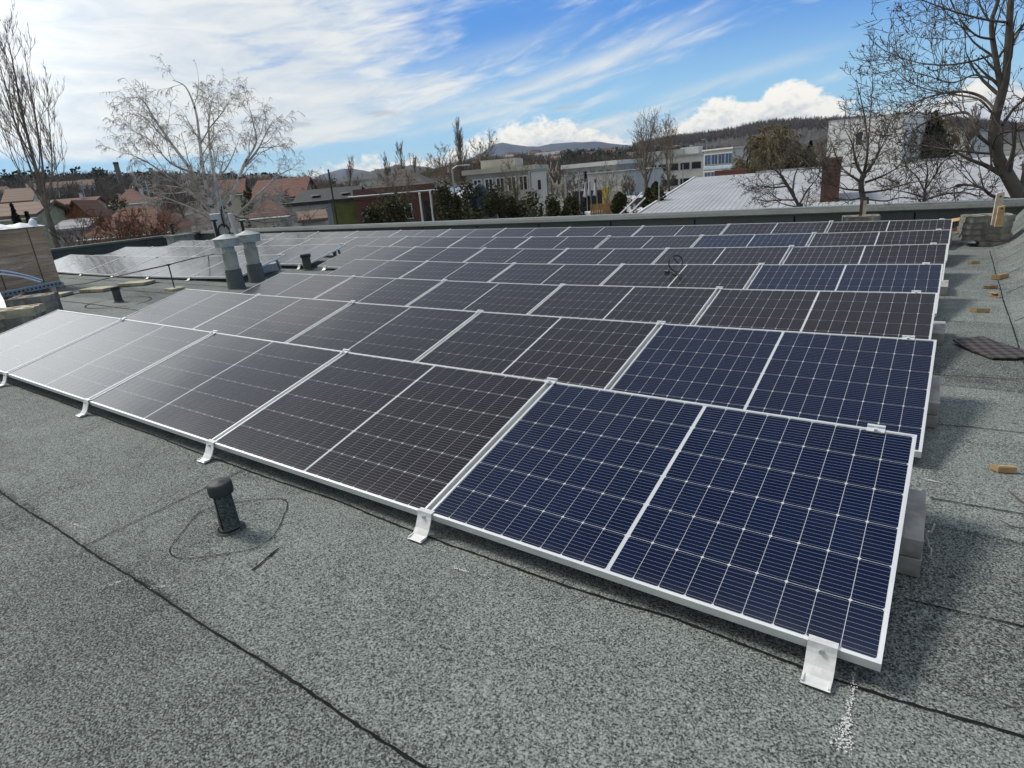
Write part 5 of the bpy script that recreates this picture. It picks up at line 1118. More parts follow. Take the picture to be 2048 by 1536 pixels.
class House:
    """a building given by the top corners of the wall we see; local x runs along that wall, y goes away from us"""
    def __init__(s, name, lab, cat, a, b, depth, wall, group=None, zb=GZ):
        P, Q = Vector(at(*a)), Vector(at(*b)); s.zt = (P.z + Q.z) / 2; d = Q - P; d.z = 0; s.L = d.length; ang = math.atan2(d.y, d.x)
        n = Vector((-math.sin(ang), math.cos(ang), 0))
        if n.dot(Vector((P.x - CAM[0], P.y - CAM[1], 0))) < 0: P, Q, ang = Q, P, ang + math.pi
        s.H = s.zt - zb; s.D = depth; s.o = empty(name, (P.x, P.y, zb), ang); tag(s.o, lab, cat, group)
        m = MB(); m.box((s.L / 2, depth / 2, s.H / 2), (s.L, depth, s.H)); s.w = m.build('wall', wall, s.o)
    def gable(s, rise, material, over=0.4, along=True, wall=None):
        L, D, H = s.L, s.D, s.H; m = MB(); t = 0.18
        if along:
            for sg, y0 in ((1, -over), (-1, D + over)):
                e = (0 - over, L + over); ym = D / 2; zl = H - over * rise / (D / 2)
                lo = [(e[0], y0, zl), (e[1], y0, zl), (e[1], ym, H + rise), (e[0], ym, H + rise)]
                if sg < 0: lo = [lo[1], lo[0], lo[3], lo[2]]
                m.hexa(lo, [(p[0], p[1], p[2] + t) for p in lo])
            g = MB()
            for x in (0.001, L - 0.001): g.add([(x, 0, H), (x, D, H), (x, D / 2, H + rise)], [(0, 1, 2)])
        else:
            for sg, x0 in ((1, -over), (-1, L + over)):
                e = (-over, D + over); xm = L / 2; zl = H - over * rise / (L / 2)
                lo = [(x0, e[1], zl), (x0, e[0], zl), (xm, e[0], H + rise), (xm, e[1], H + rise)]
                if sg < 0: lo = [lo[1], lo[0], lo[3], lo[2]]
                m.hexa(lo, [(p[0], p[1], p[2] + t) for p in lo])
            g = MB()
            for y in (0.001, D - 0.001): g.add([(0, y, H), (L, y, H), (L / 2, y, H + rise)], [(0, 1, 2)])
        gw_ = wall or s.w.data.materials[0]
        for f_ in g.f:
            g2 = MB(); g2.add([g.v[i_] for i_ in f_], [(0, 1, 2)]); g2.build('gable_wall', gw_, s.o)
        s.r = m.build('roof', material, s.o); s.rise = rise; return s
    def hip(s, rise, material, over=0.5, inset=None):
        L, D, H = s.L, s.D, s.H; i = inset if inset is not None else min(L, D) / 2
        b_ = [(-over, -over, H - 0.1), (L + over, -over, H - 0.1), (L + over, D + over, H - 0.1), (-over, D + over, H - 0.1)]; r = [(i, D / 2, H + rise), (L - i, D / 2, H + rise)]
        m = MB(); m.add(b_ + r, [(0, 1, 5, 4), (1, 2, 5), (2, 3, 4, 5), (3, 0, 4), (3, 2, 1, 0)]); s.r = m.build('roof', material, s.o); return s
    def flat(s, material, over=0.3, t=0.35):
        m = MB(); m.box((s.L / 2, s.D / 2, s.H + t / 2 + 0.003), (s.L + 2 * over, s.D + 2 * over, t)); s.r = m.build('roof', material, s.o); return s
    def win(s, x0, x1, z0, z1, glass=None, frame=None, bars=0, name='window'):
        """x as fraction of the wall, z in metres below its top"""
        X0, X1 = x0 * s.L, x1 * s.L; Z0, Z1 = s.H - z1, s.H - z0; m = MB(); c = ((X0 + X1) / 2, -0.03, (Z0 + Z1) / 2); fw = min(0.12, (X1 - X0) * 0.15)
        m.box((c[0], -0.05, Z0 + 0.04), (X1 - X0 + 0.1, 0.14, 0.08)); m.box((c[0], -0.04, Z1 - fw / 2), (X1 - X0, 0.09, fw)); m.box((X0 + fw / 2, -0.04, c[2]), (fw, 0.09, Z1 - Z0 - 2 * fw)); m.box((X1 - fw / 2, -0.04, c[2]), (fw, 0.09, Z1 - Z0 - 2 * fw))
        for k in range(bars): m.box((X0 + (X1 - X0) * (k + 1) / (bars + 1), -0.04, c[2]), (fw * 0.8, 0.085, Z1 - Z0 - 2 * fw))
        f = m.build(name, frame or M_WHITE, s.o); g = MB(); g.box((c[0], -0.02, c[2]), (X1 - X0 - 0.02, 0.03, Z1 - Z0 - 0.02)); g.build('pane', glass or M_GLASS, f); return s
    def part(s, name, c, size, material, parent=None):
        m = MB(); m.box(c, size); return m.build(name, material, parent or s.o)
    def chimney(s, fx, fy, h, w=0.34, m1=None):
        h *= 0.62
        o = s.part('chimney', (fx * s.L, fy * s.D, s.H + h / 2), (w, w, h), m1 or M_WHITE, s.r); s.part('chimney_cap', (fx * s.L, fy * s.D, s.H + h + 0.06), (w + 0.12, w + 0.12, 0.08), M_GREYW, s.r); return s

# metal hall with corrugated roof, right of centre: eave near us, ridge behind
ZE, ZR = -1.75, -0.15
E0 = Vector(onz(1288, 430, ZE)); R0_ = Vector(onz(1396, 357, ZR)); R1_ = Vector(onz(2048, 311, ZR)); dr = (R1_ - R0_); dr.z = 0; dr.normalize(); ang = math.atan2(dr.y, dr.x)
if ang > math.pi / 2: ang -= math.pi
nn = Vector((-dr.y, dr.x, 0)); run = abs((R0_ - E0).dot(nn))
o = empty('metal_hall', (E0.x, E0.y, GZ), math.atan2(dr.y, dr.x)); tag(o, 'low hall with pale blue corrugated metal roof behind the far parapet', 'hall')
skew = (R0_ - E0).dot(dr); LH = 64.0; sg = 1 if (R0_ - E0).dot(nn) > 0 else -1
b_ = MB(); he, hr = ZE - GZ, ZR - GZ
b_.hexa([(0, 0, 0), (LH, 0, 0), (LH + skew, sg * run * 2, 0), (skew, sg * run * 2, 0)][::sg], [(0, 0, he - 0.02), (LH, 0, he - 0.02), (LH + skew, sg * run * 2, he - 0.02), (skew, sg * run * 2, he - 0.02)][::sg]); b_.build('wall', M_GREYW, o)
b_ = MB(); L4 = [(-0.3, -0.3 * sg, he), (LH, -0.3 * sg, he), (LH + skew, sg * run, hr), (skew - 0.3, sg * run, hr)][::sg]; b_.hexa(L4, [(p[0], p[1], p[2] + 0.12) for p in L4]); L4 = [(skew - 0.3, sg * run, hr), (LH + skew, sg * run, hr), (LH + 2 * skew, sg * 2 * run, he), (2 * skew, sg * 2 * run, he)][::sg]; b_.hexa(L4, [(p[0], p[1], p[2] + 0.12) for p in L4])
nr = int(LH / 0.36)
for k in range(nr):
    x_0 = 0.1 + k * 0.36
    L4 = [(x_0, -0.3 * sg, he + 0.12), (x_0 + 0.07, -0.3 * sg, he + 0.12), (x_0 + 0.07 + skew, sg * run, hr + 0.12), (x_0 + skew, sg * run, hr + 0.12)][::sg]; b_.hexa(L4, [(p[0], p[1], p[2] + 0.018) for p in L4])
rf = b_.build('roof', M_CORR, o)
b_ = MB(); b_.box((skew + LH * 0.30, sg * run, hr + 0.20), (LH * 0.42, 0.7, 0.16)); b_.box((skew + LH * 0.62, sg * run, hr + 0.26), (LH * 0.5, 0.8, 0.24)); b_.build('ridge_cap', M_CORR, rf)
b_ = MB(); b_.tube([(-0.35, -0.3 * sg, he + 0.15), (skew - 0.35, sg * run, hr + 0.15)], 0.10, 4); b_.build('verge_trim', M_WHITE, rf)
b_ = MB(); b_.box((skew + 3.0, sg * run * 1.05, hr + 0.35), (3.0, 1.2, 0.5)); b_.build('roof_box', M_TRED, rf)

h = House('block_building', 'windowless white block towering behind the pollarded tree', 'building', (1658, 243, 68), (1812, 229, 66), 12, M_WHITE).flat(M_GREYW, 0.02, 0.12)
h.win(0.38, 0.50, 1.0, 2.3).win(0.36, 0.45, 3.6, 4.7).win(0.62, 0.70, 3.4, 4.3)
h = House('brick_annex', 'narrow brick annex at the foot of the white block', 'building', (1646, 322, 44), (1684, 319, 44), 4, M_BRICK).flat(M_TBR, 0.05, 0.15)
h = House('white_shed', 'low white building far right behind the crooked trunk', 'building', (1888, 268, 110), (1945, 268, 109), 8, M_WHITE).flat(M_GREYW, 0.3, 0.3)
# office block with blue glazed end
h = House('office_block', 'three storey office block with ribbon windows in the distance', 'building', (1210, 332, 150), (1408, 304, 142), 16, M_WHITE).flat(M_GREYW, 0.3, 0.4)
for zi in (1.2, 4.4, 7.6):
    for k in range(9): h.win(0.02 + k * 0.108, 0.115 + k * 0.108, zi, zi + 1.5, frame=M_GREYW)
h.part('roof_plant', (h.L * 0.55, 6, h.H + 1.0), (9, 4, 1.3), M_GREYW, h.r); h.part('roof_plant', (h.L * 0.8, 6, h.H + 1.1), (4, 3, 1.6), M_WHITE, h.r)
M_BLUEG = mat('blue_glazing', (0.05, 0.10, 0.20), 0.15, var=0.3, scale=0.3)
h = House('office_wing', 'blue glazed end wing of the distant office block', 'building', (1408, 302, 138), (1466, 298, 132), 14, M_WHITE).flat(M_WHITE, 0.3, 0.3)
for zi in (0.7, 4.0): 
    for k in range(4): h.win(0.04 + k * 0.24, 0.27 + k * 0.24, zi, zi + 2.0, glass=M_BLUEG, frame=M_GREYW, bars=1)
h.part('spandrel', (h.L / 2, -0.08, h.H - 3.3), (h.L, 0.12, 0.5), mat('pale_blue_band', (0.40, 0.52, 0.66), 0.5))
# long white hall with dark shopfront
h = House('long_hall', 'long low white hall with dark shopfront behind the flags', 'hall', (1128, 358, 100), (1250, 339, 96), 18, M_WHITE).flat(M_GREYW, 0.2, 0.2)
h.part('shop_front', (h.L * 0.40, -0.06, h.H - 3.9), (h.L * 0.52, 0.14, 3.2), M_BLACK); h.part('yellow_panel', (h.L * 0.70, -0.10, h.H - 3.6), (1.3, 0.24, 3.2), mat('yellow_panel', (0.60, 0.46, 0.05), 0.6)); h.part('cream_wing', (h.L * 0.88, -0.5, h.H - 4.0), (h.L * 0.24, 1.0, 3.0), M_CREAM)
h.win(0.80, 0.84, 3.2, 4.4).win(0.92, 0.96, 3.2, 4.4)
h = House('grey_hall', 'grey upper hall with pale roof edge behind the long white hall', 'hall', (1128, 343, 118), (1232, 324, 112), 14, M_GREYW).flat(M_WHITE, 0.4, 0.7)
for k in range(6): h.win(0.06 + k * 0.15, 0.18 + k * 0.15, 0.5, 2.0, glass=mat('sky_glass', (0.16, 0.22, 0.27), 0.2), frame=M_GREYW)
# modern villa
h = House('modern_villa', 'modern white villa with long balcony behind the evergreens', 'house', (935, 352, 71), (1062, 338, 69.5), 10, M_GREYW).flat(M_CREAM, 0.5, 0.5)
h.part('upper_roof', (h.L * 0.45, 4, h.H + 0.95), (h.L * 0.55, 5, 0.9), M_CREAM, h.r)
for k in range(5): h.win(0.08 + k * 0.18, 0.22 + k * 0.18, 0.5, 2.4, bars=1)
h.part('balcony', (h.L * 0.5, -0.9, h.H - 2.85), (h.L + 1.0, 1.8, 0.30), M_WHITE); h.part('balcony_rail', (h.L * 0.5, -1.75, h.H - 2.3), (h.L + 1.0, 0.05, 0.7), mat('rail_panel', (0.50, 0.50, 0.48), 0.6))
for k in range(5): h.win(0.06 + k * 0.18, 0.20 + k * 0.18, 3.6, 5.4)
h = House('white_wing', 'plain white gable wing at the right end of the modern villa', 'house', (1062, 344, 66), (1092, 340, 66), 7, M_WHITE).flat(M_GREYW, 0.1, 0.2)
h.win(0.35, 0.65, 0.8, 1.9); h.win(0.35, 0.65, 3.4, 4.6)
# brick building
h = House('brick_building', 'single storey brick building with dark hipped roof', 'building', (709, 387, 61), (868, 377, 59.5), 12, M_BRICK).hip(2.0, M_TDK, 0.1, 3.4)
h.part('parapet_band', (h.L / 2, -0.06, h.H - 0.05), (h.L + 0.2, 0.3, 0.9), M_BRICK); h.win(0.05, 0.32, 1.3, 3.3, frame=M_TDK, bars=2); h.win(0.44, 0.54, 1.2, 2.6); h.win(0.60, 0.70, 1.2, 2.6); h.win(0.84, 0.93, 1.0, 3.0, frame=M_TDK)
h.part('balcony_box', (h.L * 0.14, -0.5, h.H - 3.2), (2.2, 0.8, 0.7), M_GREYW)
# green wall, black roof with skylights
h = House('green_building', 'long building with moss green wall and black roof', 'building', (592, 408, 63), (712, 397, 62), 8, M_GREEN).gable(1.0, M_BLKR, 0.3)
for fx in (0.30, 0.80):
    o_ = h.part('skylight', (fx * h.L, 1.3, h.H + 0.62), (0.75, 0.9, 0.12), M_WHITE, h.r); o_.rotation_euler = (0, 0, 0)
h = House('grey_shed', 'pale grey shed wall in front of the green building', 'shed', (543, 413, 52), (652, 411, 51.5), 5, mat('shed_wall', (0.42, 0.41, 0.40), 0.9, var=0.2, scale=0.7)).flat(M_BLKR, 0.2, 0.25)
h = House('rusty_shed', 'small shed with rusty brown roof at the foot of the grey shed', 'shed', (602, 443, 42), (650, 440, 42), 3, M_GREYW).gable(0.45, M_TBR, 0.2)
# red roofed house with white gable and strips of white skylights
h = House('red_roof_house', 'large house with red tiled roof and white gable behind the birch', 'house', (508, 397, 78), (602, 394, 77), 12, M_WHITE).gable(2.0, M_TRED, 0.6)
for k in range(7): h.part('skylight', ((0.10 + k * 0.10) * h.L, 0.55, h.H + 0.30), (0.35, 1.4, 0.10), M_WHITE, h.r)
h.win(0.1, 0.2, 0.8, 2.0); h.win(0.4, 0.5, 0.8, 2.0)
h = House('red_roof_house', 'red tiled hip roof close behind the right side of the birch', 'house', (497, 428, 43.3), (566, 431, 43), 4, M_CREAM).hip(1.0, M_TRED, 0.25)
h.win(0.2, 0.35, 0.7, 1.7); h.win(0.6, 0.75, 0.7, 1.7)
h = House('red_roof_house', 'red roofed house behind the stems of the birch', 'house', (420, 390, 92), (482, 386, 91.5), 9, M_CREAM).gable(1.7, M_TOR, 0.5); h.chimney(0.7, 0.5, 2.6)
h.win(0.3, 0.42, 0.8, 2.0)
# orange roof beyond left parapet
h = House('orange_roof_house', 'house with wide orange tiled roof close beyond the left parapet', 'house', (176, 466, 43.5), (335, 464, 42.3), 6, M_CREAM).hip(1.4, M_TOR, 0.4, 1.2)
h.win(0.2, 0.3, 0.6, 1.6)
h = House('red_roof_house', 'red roofed house with four white chimneys above the orange roof', 'house', (226, 406, 88), (288, 404, 87.5), 8, M_WHITE).hip(1.7, M_TRED, 0.5)
h.chimney(0.08, 0.4, 1.7).chimney(0.36, 0.5, 2.4).chimney(0.48, 0.5, 2.5).chimney(0.86, 0.4, 2.4); h.win(0.4, 0.55, 0.5, 1.6)
h = House('red_roof_house', 'long dark red roof right of the leaning poplar', 'house', (98, 413, 84), (182, 408, 83.2), 8, M_WHITE).gable(0.6, M_TRED, 0.4); h.chimney(0.66, 0.4, 1.9, 0.3); h.win(0.6, 0.7, 0.5, 1.6)
h = House('orange_gable_house', 'small house with bright orange gable roof and white flank', 'house', (132, 436, 62), (180, 435, 61.6), 7, M_WHITE).gable(1.2, M_TOR, 0.4, along=False, wall=mat('orange_boards', (0.36, 0.13, 0.06), 0.8)); h.part('porch_roof', (-1.0, -1.0, h.H - 0.4), (2.6, 2.0, 0.15), M_WHITE)
h = House('slate_roof_house', 'low house with blue grey roof below the orange gable', 'house', (112, 462, 48), (170, 460, 47.6), 6, M_GREYW).gable(0.45, M_TGR, 0.3)
h = House('yellow_house', 'pale yellow house with brown roof at the far left', 'house', (-40, 438, 56), (62, 432, 55), 8, mat('yellow_wall', (0.50, 0.48, 0.30), 0.9)).gable(0.8, M_TBR, 0.5, along=True); h.win(0.8, 0.9, 0.5, 1.6)
h = House('white_gable_house', 'brown roofed house behind the pale yellow one', 'house', (10, 404, 100), (60, 402, 99.5), 8, M_WHITE).gable(1.5, M_TBR, 0.4)
# long pale halls far behind
h = House('long_hall', 'long pale hall far behind the slim poplar', 'hall', (690, 366, 170), (775, 358, 165), 20, M_WHITE).flat(M_GREYW, 0.3, 0.5)
h = House('long_hall', 'long pale hall far behind the right end of the brick roof', 'hall', (818, 360, 165), (925, 352, 160), 20, M_WHITE).flat(M_GREYW, 0.3, 0.5)
# glass house of blue sheeting
M_TARP = mat('blue_sheeting', (0.10, 0.17, 0.33), 0.3, var=0.5, scale=1.5, col2=(0.40, 0.48, 0.58), bscale=2.0, bstr=0.8, bdist=0.2)
P0_, P1_ = Vector(at(874, 392, 62)), Vector(at(936, 388, 60)); d_ = (P1_ - P0_); d_.z = 0
o = empty('sheeted_tunnel', (P0_.x, P0_.y, GZ), math.atan2(d_.y, d_.x)); tag(o, 'blue plastic sheeted tunnel behind the tall lamp post', 'tunnel')
b_ = MB(); hT = P0_.z - GZ + 0.8; V = []
for i in range(9):
    for k in range(9):
        th = math.pi * k / 8; V.append((d_.length * i / 8, 2.2 - 2.2 * math.cos(th), max(0.0, hT * math.sin(th) ** 0.6 * (0.96 + 0.04 * math.sin(i * 2.5)))))
b_.add(V, [(i * 9 + k, (i + 1) * 9 + k, (i + 1) * 9 + k + 1, i * 9 + k + 1) for i in range(8) for k in range(8)]); b_.build('sheeting', M_TARP, o, smooth=True, angle=180)
b_ = MB()
for i in range(0, 9, 2): b_.tube([(d_.length * i / 8, 2.2 - 2.26 * math.cos(math.pi * k / 8), (hT + 0.05) * max(0, math.sin(math.pi * k / 8)) ** 0.6) for k in range(9)], 0.05, 5)
b_.build('hoop', M_STEEL, o)
# tall brick chimney
p = Vector(at(241, 362, 210)); t_ = Vector(at(233, 325, 210)); o = empty('tall_chimney', (p.x, p.y, GZ)); tag(o, 'tall brick factory chimney on the left skyline', 'chimney')
b_ = MB(); b_.tube([(0, 0, 0), (0, 0, t_.z - GZ)], [0.95, 0.62], 14); b_.build('shaft', mat('chimney_brick', (0.20, 0.15, 0.125), 0.9), o); b_ = MB(); b_.tube([(0, 0, t_.z - GZ - 0.5), (0, 0, t_.z - GZ + 0.1)], 0.70, 14); b_.build('rim', M_TDK, o)

for nm in [o_ for o_ in bpy.data.objects if o_.name.startswith(('red_roof_house', 'orange_roof_house', 'yellow_house', 'brick_building'))]:
    rf_ = [c for c in nm.children if c.name.startswith('roof')][0]; vs = [v.co for v in rf_.data.vertices]; top = max(v.z for v in vs); xm = sum(v.x for v in vs) / len(vs); ym = max(vs, key=lambda v: v.z).y
    m = MB(); m.tube([(xm + 0.8, ym, top - 0.3), (xm + 0.8, ym, top + 1.5)], 0.035, 5)
    for k in range(4): m.tube([(xm + 0.45 + 0.05 * k, ym, top + 0.9 + 0.16 * k), (xm + 1.15 - 0.05 * k, ym, top + 0.9 + 0.16 * k)], 0.022, 4)
    m.build('aerial', M_STEEL, nm)
    w_ = [c for c in nm.children if c.name.startswith('wall')][0]; vs = [v.co for v in w_.data.vertices]; L_, H_ = max(v.x for v in vs), max(v.z for v in vs)
    m = MB(); m.tube([(-0.5, -0.55, H_ - 0.22), (L_ + 0.5, -0.55, H_ - 0.22)], 0.08, 6); m.tube([(L_ * 0.96, -0.5, H_ - 0.2), (L_ * 0.96, -0.12, H_ - 0.6), (L_ * 0.96, -0.12, 0)], 0.05, 5); m.build('gutter', M_STEEL, nm)
# small houses on the town slope and on the left hill
HM = [(M_WHITE, M_TBR, 'small white house with a brown roof on the far town slope'), (M_WHITE, M_TRED, 'small white house with a red roof on the far town slope'), (M_CREAM, M_TGR, 'small cream house with a grey roof on the far town slope')]
protos = []
for w_, r_, lab in HM:
    o = empty('hill_house', (0, 0, -100)); tag(o, lab, 'house', 'small houses on the far town slope')
    m = MB(); m.box((0, 0, 2.2), (9, 7, 4.4)); m.add([(-4.5, -3.499, 4.4), (-4.5, 3.499, 4.4), (-4.5, 0, 6.6)], [(0, 1, 2)]); m.add([(4.5, -3.499, 4.4), (4.5, 3.499, 4.4), (4.5, 0, 6.6)], [(0, 1, 2)]); m.build('wall', w_, o)
    m = MB()
    for sg in (1, -1):
        lo = [(-4.9, -3.9 * sg, 4.15), (4.9, -3.9 * sg, 4.15), (4.9, 0, 6.6), (-4.9, 0, 6.6)]
        if sg < 0: lo = lo[::-1]
        m.hexa(lo, [(p[0], p[1], p[2] + 0.2) for p in lo])
    m.build('roof', r_, o)
    m = MB()
    for k in (-2.6, 0, 2.6): m.box((k, -3.52, 2.6), (1.2, 0.08, 1.3))
    m.build('window_band', M_GLASS, o)
    protos.append([o, False])
rh = random.Random(5)
hs = []
for i in range(46):
    a = math.radians(rh.uniform(-40, -14)); d = 380 + 370 * rh.random() ** 0.7; hs.append((a, d, hzT))
for i in range(9):
    a = math.radians(rh.uniform(-78, -56)); d = rh.uniform(240, 400); hs.append((a, d, hzL))
for i, (a, d, hz_) in enumerate(hs):
    if hz_ is hzL:
        src = protos[0]; lab = 'small white house half hidden in the woods of the left hill'
    else: src = protos[1 + i % 2] if i % 3 else protos[0]; lab = None
    o = src[0] if (not src[1] and lab is None) else copy_tree(src[0]); 
    if lab is None: src[1] = True
    if lab: o['label'] = lab; o['group'] = 'small houses on the left hill'
    s = rh.uniform(0.65, 1.1); o.scale = (s * rh.uniform(0.9, 1.5), s, s * rh.uniform(0.85, 1.2))
    o.location = (CAM[0] + d * math.sin(a), CAM[1] + d * math.cos(a), hz_(a, d) - 0.4); o.rotation_euler = (0, 0, -a + rh.uniform(-0.7, 0.7))

# ================================================================== street furniture and vehicles
M_POLE = mat('galvanised_pole', (0.40, 0.41, 0.41), 0.5, 0.3, var=0.1)
def lamp(u, vb, vt, D, uh, vh, lab, r=0.075):
    t = Vector(at(u, vt, D)); o = empty('street_lamp', (t.x, t.y, GZ)); tag(o, lab, 'street lamp', 'street lamps beyond the roof')
    H_ = t.z - GZ; b_ = MB(); b_.tube([(0, 0, 0), (0, 0, H_ * 0.5), (0, 0, H_)], [r * 1.3, r, r * 0.8], 8); b_.build('pole', M_POLE, o)
    hd = Vector(at(uh, vh, D)) - Vector((t.x, t.y, GZ)); b_ = MB(); b_.tube([(0, 0, H_ - 0.05), (hd.x * 0.5, hd.y * 0.5, (H_ + hd.z) / 2 + 0.08), tuple(hd)], r * 0.6, 6); b_.build('arm', M_POLE, o)
    d = hd.copy(); d.z = 0; d.normalize(); b_ = MB(); b_.box(hd + d * 0.25, (0.55, 0.20, 0.10), Matrix.Rotation(math.atan2(d.y, d.x), 3, 'Z')); b_.build('lamp_head', M_WHITE, o, bevel=0.03)
lamp(904, 440, 337, 46, 925, 331, 'tall street lamp between the dark evergreens right of the brick building')
lamp(1308, 385, 338, 85, 1300, 336, 'small street lamp above the clipped cypress')
lamp(1414, 330, 281, 170, 1408, 279, 'distant mast lamp above the office block', 0.12)
def pole(name, u, vt, D, r, m, lab, cat='pole', cap=None):
    t = Vector(at(u, vt, D)); o = empty(name, (t.x, t.y, GZ)); tag(o, lab, cat); b_ = MB(); b_.tube([(0, 0, 0), (0, 0, (t.z - GZ) * 0.5), (0, 0, t.z - GZ)], [r * 1.15, r, r * 0.85], 8); b_.build('shaft', m, o)
    b_ = MB(); b_.lathe([(r * 0.9, 0), (r * 1.1, 0.01), (r * 1.1, 0.08), (0.01, 0.12)], 8, c=(0, 0, t.z - GZ)); b_.build('top_cap', cap or m, o); return o
M_WP = mat('utility_pole_wood', (0.045, 0.038, 0.032), 0.85)
pole('utility_pole', 657, 342, 50, 0.065, M_WP, 'dark wooden utility pole in front of the green wall')
pole('utility_pole', 1058, 345, 60, 0.09, M_POLE, 'grey utility pole before the villa')
pole('utility_pole', 1130, 352, 62, 0.10, M_POLE, 'grey concrete pole left of the yellowish evergreen')
pole('utility_pole', 1157, 346, 78, 0.08, M_POLE, 'thin grey pole at the left end of the long white hall')
pole('utility_pole', 1233, 342, 84, 0.08, M_POLE, 'thin grey pole at the right end of the long white hall')
pole('white_post', 839, 389, 38, 0.06, M_WHITE, 'taller white post in front of the brick building', 'post')
pole('white_post', 860, 386, 40, 0.05, M_WHITE, 'shorter white post right of the taller white one', 'post')
pole('steel_mast', 1366, 330, 95, 0.07, M_POLE, 'thin steel mast before the office block', 'mast')
pole('steel_mast', 1318, 370, 50, 0.05, M_POLE, 'thin pole right against the clipped cypress', 'mast')
for (L, lab) in (([(560, 437, 46), (620, 424, 48), (657, 414, 50), (720, 404, 55)], 'black overhead cable crossing the green wall'), ([(440, 420, 25.0), (480, 436, 29), (530, 446, 34), (600, 437, 42), (657, 420, 50)], 'black cable sagging from the antenna mast to the utility pole')):
    b_ = MB(); b_.tube([at(*q) for q in L], 0.022, 5); tag(b_.build('overhead_cable', M_BLACK), lab, 'cable')
for (u0, v0, u1, v1, lab) in ((1236, 432, 1284, 385, 'pale guy pole leaning in front of the cypress, left one'), (1256, 430, 1290, 396, 'pale guy pole leaning in front of the cypress, right one')):
    b_ = MB(); b_.tube([at(u0, v0, 46), at(u1, v1, 50)], 0.055, 6); tag(b_.build('leaning_pole', M_WHITE), lab, 'pole')
# drooping white flags
M_FLAG = mat('white_flag', (0.62, 0.62, 0.70), 0.8, var=0.06)
for i, (u, vt, vb, lab) in enumerate(((1170, 362, 396, 'white drooping flag on the left of three'), (1178, 361, 393, 'white drooping flag in the middle of three'), (1190, 358, 393, 'white drooping flag with a red top on the right of three'))):
    t = Vector(at(u, vt, 82)); b = Vector(at(u - 3, vb, 82)); o = empty('flag', (t.x, t.y, GZ)); tag(o, lab, 'flag', 'drooping white flags'); H_ = t.z - GZ
    m = MB(); m.tube([(0.18, 0, 0), (0.18, 0, H_ + 0.3)], 0.05, 6); m.build('pole', M_POLE, o)
    m = MB(); zb_ = b.z - GZ; V = []
    for k in range(11):
        f = k / 10
        for j in range(5):
            g_ = j / 4; w_ = 0.22 + 0.40 * f * (1 - 0.25 * math.sin(3 * f)); V.append((0.15 - g_ * w_, 0.09 * math.sin(g_ * 7 + f * 3), H_ + (zb_ - H_) * f - 0.25 * g_ * (1 - f) + 0.1 * g_ * f))
    m.add(V, [(k * 5 + j, (k + 1) * 5 + j, (k + 1) * 5 + j + 1, k * 5 + j + 1) for k in range(10) for j in range(4)]); c_ = m.build('cloth', M_FLAG, o, smooth=True, angle=180); sm = c_.modifiers.new('thick', 'SOLIDIFY'); sm.thickness = 0.02
    if i == 2: m = MB(); m.box((0.05, 0, H_ - 0.22), (0.2, 0.26, 0.4)); m.build('red_band', M_TRED, o)
# vans
def van(u, v, D, rz, col, lab, s=1.0):
    g_ = at(u, v, D); o = empty('delivery_van', (g_[0], g_[1], GZ), rz); tag(o, lab, 'van'); o.scale = (s, s, s)
    m = MB(); prof = [(-2.4, 0.35), (2.35, 0.35), (2.45, 0.95), (1.75, 1.15), (1.20, 2.0), (-2.3, 2.05), (-2.45, 1.2)]; M_ = Matrix(((1, 0, 0), (0, 0, -1), (0, 1, 0)))
    m.prism(prof, -0.92, 0.92, M=M_); m.build('body', col, o, bevel=0.06)
    m = MB(); m.quad((1.80, -0.78, 1.18), (1.80, 0.78, 1.18), (1.27, 0.74, 1.95), (1.27, -0.74, 1.95)); 
    m.v = [(x + 0.012, y, z + 0.01) for x, y, z in m.v]; m.build('windscreen', M_GLASS, o)
    for sy_ in (-1, 1):
        m = MB(); m.box((0.9, sy_ * 0.925, 1.50), (0.75, 0.02, 0.55)); m.build('side_window', M_GLASS, o)
        m = MB(); m.box((2.42, sy_ * 0.65, 0.85), (0.08, 0.28, 0.18)); m.build('headlight', M_FILM, o)
        for x in (-1.5, 1.5):
            m = MB(); m.tube([(x, sy_ * 0.74, 0.34), (x, sy_ * 0.95, 0.34)], 0.34, 14); w_ = m.build('wheel', M_BLACK, o); m = MB(); m.tube([(x, sy_ * 0.93, 0.34), (x, sy_ * 0.96, 0.34)], 0.19, 10); m.build('rim', M_STEEL, w_)
M_VANW = mat('van_paint', (0.70, 0.73, 0.76), 0.3, var=0.03)
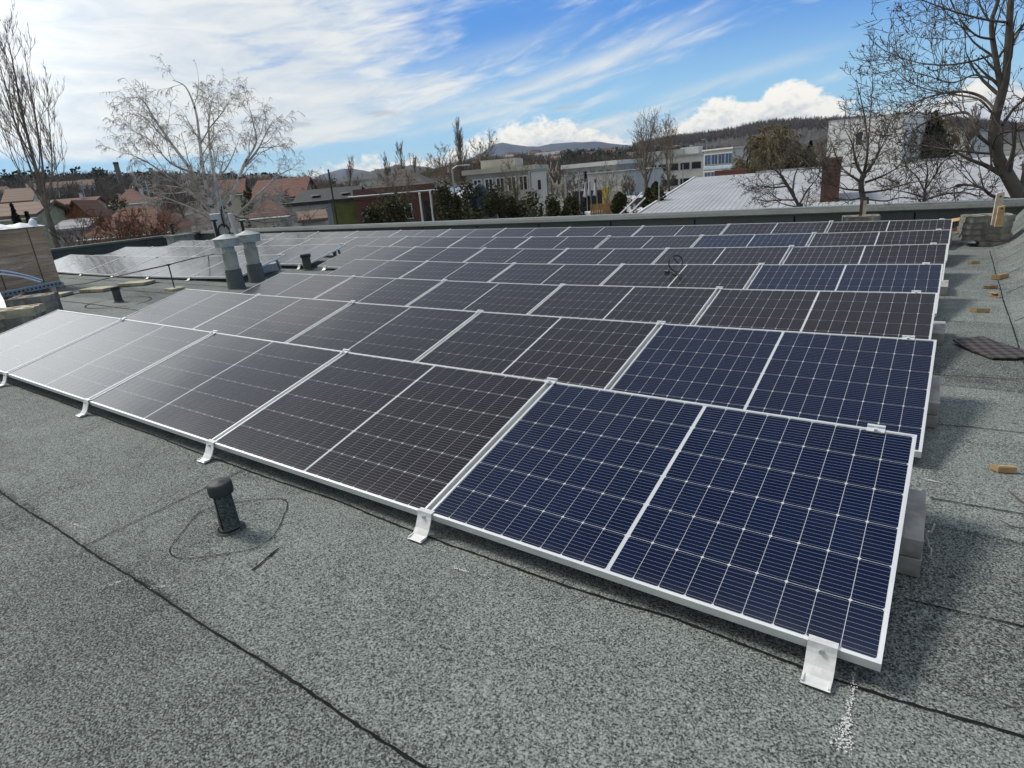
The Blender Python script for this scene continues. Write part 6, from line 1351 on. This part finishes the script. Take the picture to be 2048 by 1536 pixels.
van(1190, 425, 66, 2.2, M_VANW, 'white van parked behind the orange boards below the flags')
van(1278, 402, 78, -0.9, M_VANW, 'white van parked behind the bare bushes left of the cypress', 1.3)
van(1330, 395, 95, 0.4, M_VANW, 'white van parked at the left edge of the metal roof', 1.1)
# orange board fence
a_, b2 = Vector(at(1180, 409, 58)), Vector(at(1222, 404, 58)); d_ = b2 - a_; d_.z = 0
o = empty('board_fence', (a_.x, a_.y, GZ), math.atan2(d_.y, d_.x)); tag(o, 'orange wooden board stack in front of the white van below the flags', 'fence')
b_ = MB(); hB = a_.z - GZ
for k in range(9): b_.box((d_.length * (k + 0.5) / 9, 0.03 * (k % 2), hB / 2), (d_.length / 9 - 0.02, 0.05, hB))
b_.build('board', mat('orange_boards_fence', (0.40, 0.23, 0.09), 0.8, var=0.25, scale=2), o); b_ = MB(); b_.box((d_.length / 2, 0.12, hB * 0.85), (d_.length, 0.06, 0.12)); b_.box((d_.length / 2, 0.12, hB * 0.2), (d_.length, 0.06, 0.12)); b_.build('rail', M_WOODP, o)
# timber stacks and rubble heap
for (u, v, D, lab) in ((1215, 420, 50, 'long beam lying on the ground in front of the orange boards'), (1265, 410, 56, 'pale board lying on the ground before the bare bushes')):
    p = onz(u, v + 25, GZ); b_ = MB(); b_.box((p[0], p[1], GZ + 0.2), (4.0, 0.6, 0.4), RZ(0.4)); tag(b_.build('timber', M_WOODP), lab, 'timber')

# ================================================================== HAZE
mH = bpy.data.materials.new('haze_air'); mH.use_nodes = True; tH = mH.node_tree
for n_ in list(tH.nodes): tH.nodes.remove(n_)
pv = tH.nodes.new('ShaderNodeVolumePrincipled'); pv.inputs['Color'].default_value = (0.72, 0.84, 1.0, 1); pv.inputs['Density'].default_value = 0.00008; pv.inputs['Anisotropy'].default_value = 0.2
ho = tH.nodes.new('ShaderNodeOutputMaterial'); tH.links.new(pv.outputs[0], ho.inputs['Volume'])
b_ = MB(); b_.box((0, 0, 99), (8600, 8600, 210)); tag(b_.build('haze', mH), 'pale blue air haze over the town and hills', 'haze', kind='stuff')
